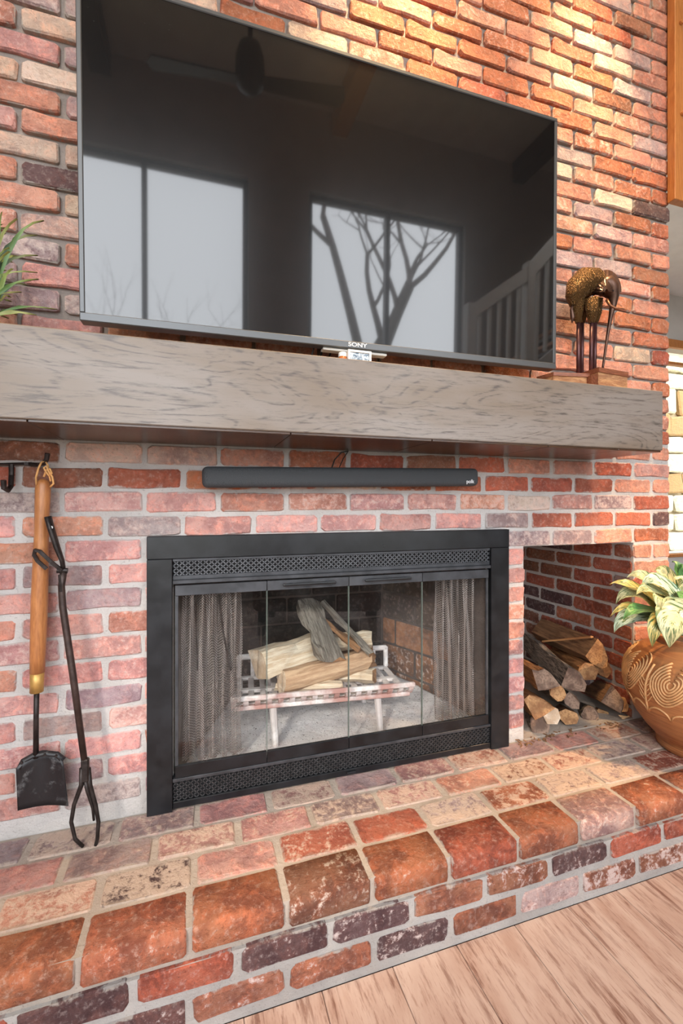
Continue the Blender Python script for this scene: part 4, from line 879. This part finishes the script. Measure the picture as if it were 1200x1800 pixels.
def leaf_mesh(name, b, c, tp, wid, face, mat, nu=4, nv=12, cup=0.25):
    """Curved leaf from b over c to tp; 'face' is the way its upper side looks."""
    b, c, tp, face = Vector(b), Vector(c), Vector(tp), Vector(face).normalized(); vs, uvs, fs = [], [], []
    for j in range(nv + 1):
        f = j / nv; p = b * (1 - f) ** 2 + c * 2 * f * (1 - f) + tp * f * f; d = ((c - b) * (1 - f) + (tp - c) * f).normalized()
        s_ = d.cross(face).normalized(); nrm = s_.cross(d).normalized()
        g = max(0.0, (f - 0.18) / 0.82); w = wid * (0.06 if f < 0.18 else max(0.06 if f < 0.97 else 0.01, max(0.0, math.sin(math.pi * g ** 0.72)) ** 0.85))
        for i in range(-nu, nu + 1):
            u = i / nu; vs.append(p + s_ * u * w + nrm * (abs(u) ** 1.5) * w * cup + nrm * 0.004 * math.sin(f * 17 + u * 2)); uvs.append((u, f))
    n_ = 2 * nu + 1
    for j in range(nv):
        for i in range(n_ - 1): a = j * n_ + i; fs.append((a, a + 1, a + n_ + 1, a + n_))
    me = bpy.data.meshes.new(name); org = b; me.from_pydata([p - org for p in vs], [], fs); me.materials.append(mat); ul = me.uv_layers.new(name='UVMap')
    for lo in me.loops: ul.data[lo.index].uv = uvs[lo.vertex_index]
    me.shade_smooth(); return me
plant = thing('leafy_plant', PC + Vector((0, 0, 0.376)), 'variegated cream and green broad-leaved plant growing in the clay pot', 'plant')
CRM, YEL, GRN, BLU = (0.70, 0.66, 0.36), (0.72, 0.58, 0.20), (0.12, 0.30, 0.09), (0.50, 0.62, 0.50)
mouth = PC + Vector((-0.02, -0.02, 0.39)); cdir = (cam.location - PC)
LV = [ # tip px, tip y, mid px, mid y, width, colour
    ((1071, 1027), -0.20, (1115, 1030), -0.24, 0.020, YEL), ((1082, 1062), -0.20, (1110, 1022), -0.24, 0.030, CRM), ((1079, 1112), -0.25, (1098, 1068), -0.28, 0.034, BLU),
    ((1072, 1084), -0.22, (1110, 1058), -0.26, 0.020, YEL), ((1176, 1138), -0.40, (1182, 1052), -0.42, 0.062, CRM), ((1146, 1137), -0.36, (1146, 1066), -0.38, 0.036, YEL),
    ((1101, 1016), -0.18, (1140, 1008), -0.22, 0.028, CRM), ((1128, 1030), -0.28, (1160, 1010), -0.30, 0.036, BLU), ((1118, 1046), -0.30, (1150, 1028), -0.30, 0.032, CRM), ((1160, 1075), -0.36, (1150, 1030), -0.34, 0.030, CRM),
    ((1181, 987), -0.24, (1196, 1012), -0.24, 0.024, GRN), ((1196, 992), -0.26, (1204, 1020), -0.26, 0.022, GRN), ((1210, 1075), -0.36, (1205, 1030), -0.34, 0.040, GRN), ((1205, 1130), -0.40, (1215, 1060), -0.42, 0.040, BLU),
    ((1240, 1000), -0.25, (1225, 1010), -0.25, 0.034, CRM), ((1262, 1050), -0.30, (1240, 1010), -0.28, 0.036, CRM), ((1250, 1100), -0.34, (1245, 1040), -0.32, 0.040, BLU), ((1150, 1003), -0.14, (1170, 1002), -0.18, 0.030, CRM),
    ((1225, 985), -0.15, (1215, 1005), -0.18, 0.030, GRN), ((1095, 1090), -0.30, (1122, 1062), -0.32, 0.026, GRN), ((1190, 1020), -0.30, (1190, 1030), -0.28, 0.034, CRM)]
for q, (tp, ty, md, my, w, cl) in enumerate(LV):
    me = leaf_mesh('leaf', mouth + Vector((0.03 * math.cos(q * 2.4), 0.03 * math.sin(q * 2.4), 0)), at(*md, my) + Vector((0, 0, 0.05)), at(*tp, ty), w, (cdir.x * 0.5, cdir.y * 0.5, 1.0) if q not in (4, 5, 13) else (cdir.x, cdir.y, 0.7), M['leaf'])
    org = mouth + Vector((0.03 * math.cos(q * 2.4), 0.03 * math.sin(q * 2.4), 0)); inst('leaf', me, plant, org, (0, 0, 0), (*cl, 1))
MB().lathe([(0.02, -0.012), (0.03, 0.0), (0.024, 0.03), (0.01, 0.05)], mouth, 10).build('stem', plain('green_stem', (0.18, 0.26, 0.08), 0.5), plant, True)

# ---------------------------------------------------------------- elephant figurine on a wooden stand
FY = -0.13
std = thing('wooden_stand', (at(1030, 660, FY).x, FY, MZ1), 'low angled reddish wooden stand at the end of the mantel', 'stand')
M['red_wood'] = wood_material('reddish_wood', (0.30, 0.11, 0.055), (0.14, 0.045, 0.025), (1, 6, 6), 8, 0.4)
M['rough_edge'] = log_mat('raw_edge_wood', (0.66, 0.36, 0.17), (0.36, 0.15, 0.07), (3, 3, 14))
x0_, x1_, x2_, x3_ = at(956, 660, FY).x, at(1010, 660, FY).x, at(1034, 660, FY - 0.05).x, at(1091, 660, FY - 0.05).x
for nm, poly, z0, z1, mt in (('slab', [(x0_, FY + 0.03), (x0_ + 0.012, FY - 0.03), (x1_ + 0.02, FY - 0.055), (x1_ + 0.03, FY + 0.05)], 0.0, 0.058, 'rough_edge'), ('slab_top', [(x0_ - 0.004, FY + 0.032), (x0_ + 0.008, FY - 0.035), (x1_ + 0.02, FY - 0.06), (x1_ + 0.03, FY + 0.05)], 0.058, 0.070, 'red_wood'),
                         ('block', [(x2_, FY - 0.09), (x3_, FY - 0.075), (x3_ + 0.01, FY + 0.05), (x2_, FY + 0.06)], 0.0, 0.066, 'rough_edge'), ('block_top', [(x2_ - 0.002, FY - 0.094), (x3_ + 0.002, FY - 0.078), (x3_ + 0.012, FY + 0.05), (x2_ - 0.002, FY + 0.06)], 0.066, 0.082, 'red_wood'),
                         ('pillar_piece', [(x1_, FY - 0.07), (x2_ - 0.002, FY - 0.09), (x2_ - 0.002, FY + 0.05), (x1_, FY + 0.05)], 0.0, 0.060, 'red_wood')):
    MB().prism(poly, MZ1 + z0, MZ1 + z1, 'z').build(nm, M[mt], std)
ele = thing('elephant_figurine', (at(1035, 650, FY).x, FY, MZ1 + 0.058), 'bronze long-legged elephant figurine with fan ear standing on the mantel', 'figurine')
t = NT('embossed_bronze'); v = t.coord('Object'); vo = t.n('ShaderNodeTexVoronoi'); t.set(vo, 'Vector', v); vo.inputs['Scale'].default_value = 95
rg = t.math('ABSOLUTE', t.math('SINE', t.math('MULTIPLY', vo.outputs['Distance'], 14.0))); t.base(t.mix(t.step(rg, 0.2, 0.7), C(0.035, 0.016, 0.008), C(0.22, 0.115, 0.035))); t.rough(0.5); t.b.inputs['Metallic'].default_value = 0.6; t.bump(rg, 0.9, 0.006); M['bronze_emboss'] = t.m
M['bronze'] = plain('dark_bronze', (0.10, 0.052, 0.035), 0.36, 0.6, 30, 0.3, 0.1)
M['bronze_leg'] = plain('reddish_bronze', (0.085, 0.035, 0.035), 0.35, 0.5, 30, 0.3, 0.1)
def blob(pts, rs, flat=1.0, n=14):
    return MB().tube(pts, rs, n, flat=flat)
E_ = lambda x, y, d=0.0: at(x, y, FY + d)
blob([E_(1007, 538), E_(1009, 522), E_(1016, 506), E_(1027, 497), E_(1040, 497), E_(1050, 503), E_(1056, 512)], [0.012, 0.030, 0.044, 0.052, 0.050, 0.040, 0.018]).build('body', M['bronze_emboss'], ele, True)
blob([E_(1044, 512, -0.005), E_(1054, 505, -0.012), E_(1065, 503, -0.02), E_(1074, 511, -0.03), E_(1078, 523, -0.035), E_(1077, 537, -0.035), E_(1073, 556, -0.03), E_(1068, 585, -0.025), E_(1063, 620, -0.02), E_(1060, 640, -0.02), E_(1058, 652, -0.02)], [0.016, 0.036, 0.045, 0.036, 0.022, 0.014, 0.009, 0.0065, 0.0055, 0.005, 0.005], 0.8).build('head_and_trunk', M['bronze'], ele, True)
vs, fs = [], []; na, nr_ = 25, 6
for th_ in (0, 0.006):
    for j in range(nr_):
        for i in range(na):
            a = R(205 - 210 * i / (na - 1)); rr = 0.10 + 0.90 * j / (nr_ - 1)
            px_, py_ = 1066 + rr * (27 if math.cos(a) < 0 else 26) * math.cos(a), 512 - rr * 38 * math.sin(a) * (1.0 if math.sin(a) > 0 else 0.5)
            vs.append(at(px_, py_, FY - 0.066 + th_ + 0.0035 * (i % 2) * rr + 0.055 * rr ** 2))
for j in range(nr_ - 1):
    for i in range(na - 1):
        a = j * na + i; o2 = nr_ * na; fs.append((a, a + 1, a + na + 1, a + na)); fs.append((a + o2, a + na + o2, a + na + 1 + o2, a + 1 + o2))
for i in range(na - 1):
    for j in (0, nr_ - 1): a = j * na + i; fs.append((a, a + nr_ * na, a + 1 + nr_ * na, a + 1))
for j in range(nr_ - 1):
    for i in (0, na - 1): a = j * na + i; fs.append((a, a + na, a + na + nr_ * na, a + nr_ * na))
MB().add(vs, fs).build('ear', M['bronze'], ele)
e_ = E_(1077.5, 511, -0.062); MB().lathe([(0.0, -0.003), (0.003, 0.0), (0.0, 0.003)], e_, 8).build('eye', M['soot'], ele, True)
MB().tube([E_(1066, 527, -0.055), E_(1072, 537, -0.065), E_(1082, 542, -0.075), E_(1097, 543, -0.08)], [0.0055, 0.0048, 0.0035, 0.001], 8).build('tusk', plain('copper_tusk', (0.28, 0.12, 0.06), 0.35, 0.6), ele, True)
MB().tube([E_(1007, 530), E_(1004, 545), E_(1006, 558), E_(1005, 568)], [0.004, 0.0055, 0.008, 0.001], 8).build('tail', M['bronze'], ele, True)
for (xt, yt_, xb_, dd) in ((1014, 522, 1016, 0.0), (1022, 526, 1022, 0.03), (1039, 526, 1038, -0.025), (1046, 528, 1044, 0.015)):
    MB().tube([E_(xt, yt_, dd), E_(xt + 1, yt_ + 24, dd), E_((xt + xb_) / 2 + 1, 568, dd)], [0.026, 0.019, 0.0095], 12).build('haunch', M['bronze_emboss'], ele, True)
    pb = E_(xb_, 650, dd); MB().tube([E_((xt + xb_) / 2 + 1, 560, dd), Vector((pb.x, pb.y, MZ1 + 0.058))], [0.0065, 0.0068], 12).build('leg', M['bronze_leg'], ele, True)

# ---------------------------------------------------------------- grassy plant at the mantel's near end
gp = Vector((at(14, 560, -0.13).x - 0.047, -0.13, MZ1))
gpot = thing('planter', gp, 'small brown planter on the mantel at the picture edge', 'planter')
MB().bbox((gp.x - 0.05, gp.y - 0.05, gp.z), (gp.x + 0.047, gp.y + 0.05, gp.z + 0.045), 0.003).build('box', M['rough_edge'], gpot)
MB().box((gp.x - 0.044, gp.y - 0.044, gp.z + 0.042), (gp.x + 0.041, gp.y + 0.044, gp.z + 0.0465)).build('soil', plain('moss_soil', (0.06, 0.07, 0.03), 0.95), gpot)
gpl = thing('grass_plant', gp + Vector((0, 0, 0.0465)), 'spiky artificial grass plant in the brown planter', 'plant')
t = NT('grass_blade'); oi = t.n('ShaderNodeObjectInfo'); uv = t.n('ShaderNodeUVMap'); sp = t.n('ShaderNodeSeparateXYZ'); t.set(sp, '0', uv.outputs[0])
t.base(t.mix(t.step(sp.outputs[1], 0.55, 1.0, 0, 0.6), oi.outputs['Color'], C(0.50, 0.47, 0.16))); t.rough(0.45); M['blade'] = t.m
gr = random.Random(8)
for q in range(60):
    a = gr.uniform(-3.1, 3.1); rch = gr.uniform(0.05, 0.16); hgt = gr.uniform(0.04, 0.28); b_ = gp + Vector((gr.uniform(-0.028, 0.028), gr.uniform(-0.028, 0.028), 0.044))
    tip = b_ + Vector((math.cos(a) * rch, math.sin(a) * rch * 0.75, hgt)); mid = b_ + Vector((math.cos(a) * rch * 0.25, math.sin(a) * rch * 0.2, hgt * 0.95))
    tip.y = min(tip.y, -0.012); mid.y = min(mid.y, -0.012)
    inst('leaf', leaf_mesh('leaf', b_, mid, tip, gr.uniform(0.0028, 0.0048), (cam.location - b_) + Vector((0, 0, 0.4)), M['blade'], 1, 7, 0.4), gpl, b_, (0, 0, 0), (*gr.choice(((0.10, 0.20, 0.05), (0.22, 0.30, 0.07), (0.05, 0.10, 0.05), (0.30, 0.33, 0.12))), 1))

# ---------------------------------------------------------------- timber post end at the chimney corner
M['timber'] = wood_material('honey_timber', (0.56, 0.23, 0.065), (0.40, 0.14, 0.035), (5, 5, 0.5), 8, 0.42)
pz = H + (886 - 360) * (1.9 * math.sin(YAW) + 1.4 * math.cos(YAW)) / 786
post = thing('timber_post', (2.0, -0.02, pz), 'honey-coloured timber post hanging at the corner of the brick wall', 'post')
MB().bbox((1.897, -0.040, pz), (2.12, -0.006, CEIL - 0.12), 0.002).build('timber', M['timber'], post)
for px_, py_ in ((1196, 40), (1198, 200)):
    p_ = at(px_, py_, -0.041); MB().tube([p_, p_ + Vector((0, -0.008, 0))], [0.010, 0.008], 10).build('peg', M['timber'], post)

# ---------------------------------------------------------------- room beyond the chimney breast
YB, ZC2 = 1.5, H + 1.86
wx0, wx1, wz0, wz1 = 2.6, 5.0, H - 0.44, H + 1.41
wb = MB(); wb.box((XR - 0.004, YB, 0), (wx0, YB + 0.15, ZC2)).box((wx1, YB, 0), (6.4, YB + 0.15, ZC2)).box((wx0, YB, 0), (wx1, YB + 0.15, wz0)).box((wx0, YB, wz1), (wx1, YB + 0.15, ZC2))
tag(wb.build('wall_rear', M['wall_grey'], origin=(0, 0, 0)), 'pale grey wall with a window beyond the chimney', None, None, 'structure')
tag(MB().box((XR, 0.0, ZC2), (6.4, YB + 0.15, ZC2 + 0.1)).build('ceiling_alcove', M['white'], origin=(0, 0, 0)), 'low white ceiling beyond the chimney', None, None, 'structure')
tag(MB().box((XR, -0.005, ZC2 + 0.1), (6.4, 0.1, CEIL)).build('wall_upper', M['wall_grey'], origin=(0, 0, 0)), 'grey wall above the alcove', None, None, 'structure')
w1_ = thing('window_1', (3.8, YB, wz0), 'wood-trimmed window beyond the brick chimney', 'window'); w1_['kind'] = 'structure'
for lo, hi in (((wx0 - 0.05, YB - 0.02, wz1 - 0.02), (wx1 + 0.05, YB + 0.02, wz1 + 0.05)), ((wx0, YB - 0.01, wz1 - 0.17), (wx1, YB + 0.04, wz1 - 0.145)), ((wx0 - 0.05, YB - 0.03, wz0 - 0.03), (wx1 + 0.05, YB + 0.03, wz0)), ((3.8, YB - 0.01, wz0), (3.85, YB + 0.04, wz1)), ((wx0 - 0.05, YB - 0.02, wz0), (wx0, YB + 0.02, wz1)), ((wx1, YB - 0.02, wz0), (wx1 + 0.05, YB + 0.02, wz1))):
    MB().bbox(lo, hi, 0.004).build('frame', M['timber'], w1_)
t = NT('window_glass'); tr_ = t.n('ShaderNodeBsdfTransparent'); gl = t.n('ShaderNodeBsdfGlossy'); gl.inputs['Roughness'].default_value = 0.01; mx = t.n('ShaderNodeMixShader'); mx.inputs[0].default_value = 0.04; t.set(mx, '1', tr_.outputs[0]); t.set(mx, '2', gl.outputs[0]); t.t.links.new(mx.outputs[0], t.out.inputs[0]); M['window_glass'] = t.m
for xa, xb in ((wx0, 3.8), (3.85, wx1)): MB().box((xa, YB + 0.06, wz0), (xb, YB + 0.066, wz1)).build('pane', M['window_glass'], w1_)
# sunlit garden wall of rough stone outside it
gw_ = MB().box((2.0, 3.3, -0.4), (9.5, 3.5, 3.3)).build('wall_garden', mortar_material('garden_mortar', (0.52, 0.42, 0.26)), origin=(0, 0, 0)); tag(gw_, 'bright rough stone garden wall outside the window', None, None, 'structure')
t = NT('garden_stone'); oi = t.n('ShaderNodeObjectInfo'); v = t.coord('Object', True); n = t.noise(v, 9, 6, 0.65); t.base(t.mix(t.step(n, 0.4, 0.65), oi.outputs['Color'], t.mix(0.4, oi.outputs['Color'], C(0.3, 0.2, 0.1)))); t.rough(0.9); t.bump(n, 0.8, 0.02); M['stone'] = t.m
def stone_mesh(seed):
    r_ = random.Random(seed); bm = bmesh.new(); bmesh.ops.create_cube(bm, size=1.0)
    for v_ in bm.verts: v_.co += Vector((r_.uniform(-.12, .12), r_.uniform(-.1, .1), r_.uniform(-.12, .12)))
    bmesh.ops.bevel(bm, geom=list(bm.edges), offset=0.08, segments=1, affect='EDGES'); me = bpy.data.meshes.new('stone'); bm.to_mesh(me); bm.free(); me.materials.append(M['stone']); return me
STN = [stone_mesh(q) for q in range(5)]; sr = random.Random(3); z = -0.3
while z < 3.2:
    hgt = sr.uniform(0.22, 0.36); x = 2.4
    while x < 9.2:
        L = sr.uniform(0.35, 0.7); cl = sr.choice(((0.72, 0.66, 0.46), (0.80, 0.76, 0.58), (0.46, 0.28, 0.11), (0.76, 0.70, 0.50)))
        inst('stone', STN[sr.randrange(5)], gw_, (x + L / 2, 3.3, z + hgt / 2), (0, 0, 0), (*cl, 1), (L - 0.03, 0.16, hgt - 0.03)); x += L
    z += hgt

# ---------------------------------------------------------------- the room behind the camera (seen mirrored in screen and glass)
XRR = 6.4
wf = MB()
def wfb(x0, x1, z0, z1): wf.box((x0, WY - 0.2, z0), (x1, WY, z1))
WZ0, WZ1 = 0.5, 4.46
wfb(XL - 0.2, -2.2, 0, CEIL); wfb(-2.2, 0.5, 0, WZ0); wfb(-2.2, 0.5, WZ1, CEIL); wfb(0.5, 1.163, 0, CEIL); wfb(1.163, 3.15, 0, WZ0); wfb(1.163, 3.15, WZ1, CEIL); wfb(3.15, XRR + 0.2, 0, CEIL)
tag(wf.build('wall_front', M['wall_room'], origin=(0, 0, 0)), 'tall window wall facing the fireplace', None, None, 'structure')
tag(MB().box((XL - 0.2, WY, 0), (XL, 0.9, CEIL)).build('wall_left', M['wall_room'], origin=(0, 0, 0)), 'plain side wall of the living room', None, None, 'structure')
tag(MB().box((XRR, WY, 0), (XRR + 0.2, YB + 0.15, CEIL)).build('wall_right', M['wall_room'], origin=(0, 0, 0)), 'plain far side wall of the living room', None, None, 'structure')
tag(MB().box((XL - 0.2, WY - 0.2, CEIL), (XRR + 0.2, 0.9, CEIL + 0.15)).build('ceiling', M['ceiling'], origin=(0, 0, 0)), 'high living room ceiling', None, None, 'structure')
for nm, xa, xb, xm, lb in (('window_2', -2.2, 0.5, -0.528, 'tall divided window mirrored at the near end of the screen'), ('window_3', 1.163, 3.15, 2.14, 'tall divided window with the tree behind, mirrored mid screen')):
    w_ = thing(nm, ((xa + xb) / 2, WY - 0.1, WZ0), lb, 'window'); w_['kind'] = 'structure'
    for lo, hi in (((xa, WY - 0.14, WZ1 - 0.05), (xb, WY - 0.06, WZ1)), ((xa, WY - 0.14, WZ0), (xb, WY - 0.06, WZ0 + 0.05)), ((xa, WY - 0.14, WZ0 + 0.05), (xa + 0.05, WY - 0.06, WZ1 - 0.05)), ((xb - 0.05, WY - 0.14, WZ0 + 0.05), (xb, WY - 0.06, WZ1 - 0.05)), ((xm - 0.025, WY - 0.14, WZ0 + 0.05), (xm + 0.025, WY - 0.06, WZ1 - 0.05))):
        MB().box(lo, hi).build('frame', M['dark_wood'], w_)
for xa in (-0.90, 1.50, 3.9):
    tag(MB().bbox((xa - 0.09, WY + 0.001, CEIL - 0.24), (xa + 0.09, -0.02, CEIL - 0.001), 0.006).build('ceiling_beam', M['dark_wood'] if xa != 1.50 else M['timber']), {-0.90: 'dark ceiling beam mirrored at the top corner of the screen', 1.50: 'reddish ceiling beam mirrored as a streak mid screen', 3.9: 'dark ceiling beam at the staircase end of the room'}[xa], 'beam', 'ceiling beams')
fan = thing('ceiling_fan', (0.33, -2.05, 3.9), 'dark ceiling fan on a long rod mirrored in the screen', 'ceiling fan')
MB().tube([(0.33, -2.05, 4.10), (0.33, -2.05, CEIL - 0.002)], 0.016, 10).build('rod', M['iron'], fan)
MB().lathe([(0.03, 0.30), (0.075, 0.27), (0.095, 0.20), (0.10, 0.10), (0.09, 0.02), (0.05, 0.0)][::-1], (0.33, -2.05, 3.88), 24).build('motor', M['iron'], fan, True)
for q in range(2):
    a = R(6 + 180 * q); Mx = Matrix.Translation((0.33, -2.05, 3.93)) @ Matrix.Rotation(a, 4, 'Z') @ Matrix.Rotation(R(12), 4, 'X')
    o_ = MB().prism([(0.08, -0.045), (0.62, -0.07), (0.66, 0.0), (0.64, 0.075), (0.08, 0.045)], -0.005, 0.005, 'z')
    o = o_.build('blade', M['dark_wood'], fan); o.data.transform(Matrix.Translation(wl(fan))); o.data.transform(Mx); o.data.transform(Matrix.Translation(-wl(fan)))
# staircase with white railing
st = thing('staircase', (2.9, -2.7, 0.0), 'staircase with white handrail and balusters mirrored at the end of the screen', 'staircase')
def rail_z(x): return 2.748 + (x - 2.317) * 0.73 if x < 2.94 else 3.203 + (x - 2.94) * 1.0
MB().bar([(2.317, -2.4, rail_z(2.317)), (2.63, -2.4, rail_z(2.63)), (2.941, -2.4, 3.203)], 0.11, 0.06).bar([(2.941, -2.4, 3.203), (3.3, -2.4, 3.60), (4.0, -2.4, 4.25)], 0.11, 0.06).build('handrail', M['white'], st)
for xp in (2.32, 2.95, 4.0): MB().bbox((xp - 0.045, -2.445, 1.2 if xp < 2.5 else rail_z(xp) - 1.1), (xp + 0.045, -2.355, min(rail_z(xp) + 0.08, 4.4)), 0.006).build('newel_post', M['white'], st)
for q in range(15):
    xb_ = 2.42 + q * 0.105
    if abs(xb_ - 2.95) < 0.06: continue
    MB().box((xb_ - 0.014, -2.414, rail_z(xb_) - 0.92), (xb_ + 0.014, -2.386, rail_z(xb_) - 0.04)).build('baluster', M['white'], st)
for q in range(9):
    xs = 2.35 + q * 0.22; zs = 1.85 + q * 0.17; MB().bbox((xs, -3.4, zs - 0.04), (xs + 0.26, -2.36, zs), 0.006).build('tread', M['timber'] if q % 2 else M['dark_wood'], st)
MB().prism([(2.3, 1.55), (2.3, 1.80), (4.3, 3.36), (4.3, 3.05)], -2.40, -2.36, 'y').build('stringer', M['white'], st)
MB().box((2.28, -3.4, 1.4), (2.36, -2.36, 1.85)).box((2.3, -2.42, 0.0), (2.38, -2.34, 1.55)).box((4.2, -3.4, 0.0), (4.3, -2.36, 3.3)).build('support', M['wall_room'], st)
# leather ottoman, mirrored in the glass doors
ot = thing('ottoman', (1.15, -2.55, 0.0), 'brown leather ottoman mirrored in the fireplace glass', 'ottoman')
OM = Matrix.Translation((1.05, -2.62, 0)) @ Matrix.Rotation(R(17), 4, 'Z')
MB().bbox((-0.55, -0.38, 0.20), (0.55, 0.38, 0.46), 0.06, M=OM, seg=3).build('cushion', plain('brown_leather', (0.13, 0.055, 0.03), 0.4, 0, 40, 0.25, 0.3), ot, True)
for sx in (-1, 1):
    for sy in (-1, 1): MB().tube([OM @ Vector((sx * 0.46, sy * 0.30, 0.22)), OM @ Vector((sx * 0.48, sy * 0.31, 0.0))], [0.045, 0.03], 10).build('leg', M['dark_wood'], ot)

# ---------------------------------------------------------------- outdoors
t = NT('dormant_lawn'); v = t.coord('Object'); n = t.noise(v, 0.6, 6); t.base(t.mix(t.step(n, 0.35, 0.65), C(0.20, 0.19, 0.11), C(0.30, 0.26, 0.17))); t.rough(0.95); M['lawn'] = t.m
tag(MB().box((-40, -60, -0.45), (40, WY - 0.2, -0.4)).box((XRR + 0.2, WY - 0.2, -0.45), (40, 30, -0.4)).box((XL, YB + 0.2, -0.45), (XRR + 0.2, 30, -0.4)).build('ground', M['lawn'], origin=(0, 0, 0)), 'dormant lawn outside the house', None, None, 'structure')
M['tree_bark'] = plain('tree_bark', (0.09, 0.075, 0.065), 0.9, 0, 12, 0.3, 0.4)
def bare_tree(loc, h, r0, seed, label, levels=4):
    r_ = random.Random(seed); mb = MB()
    def grow(p, d, L, rad, lev):
        pts, rs = [p], [rad]; dd = d.copy(); n = 5
        for i in range(n):
            dd = (dd + Vector((r_.uniform(-.16, .16), r_.uniform(-.16, .16), r_.uniform(-.05, .12)))).normalized(); p = p + dd * L / n; pts.append(p); rs.append(rad * (1 - 0.09 * (i + 1)))
        mb.tube(pts, rs, 7 if lev > 2 else 5)
        if lev == 0: return
        for q in range(3 if lev > 2 else 3):
            i = n if q < 2 else r_.randrange(2, n); a = r_.uniform(0, 6.28); sp_ = r_.uniform(0.45, 0.95)
            nd = (dd + Vector((math.cos(a) * sp_, math.sin(a) * sp_, r_.uniform(-0.1, 0.35)))).normalized()
            grow(pts[i], nd, L * r_.uniform(0.62, 0.85), rs[i] * r_.uniform(0.6, 0.78), lev - 1)
    grow(Vector(loc), Vector((0.03, 0, 1)), h, r0, levels); return tag(mb.build('bare_tree', M['tree_bark']), label, 'tree')
bare_tree((3.6, -9.0, -0.42), 4.2, 0.36, 17, 'big bare tree outside, mirrored in the screen behind the second window', 5)
bare_tree((-2.6, -24.0, -0.42), 4.6, 0.22, 5, 'slender bare tree far outside, mirrored low in the first window', 4)
bare_tree((0.4, -30.0, -0.42), 5.4, 0.24, 9, 'distant bare tree outside, mirrored beside the pillar', 4)
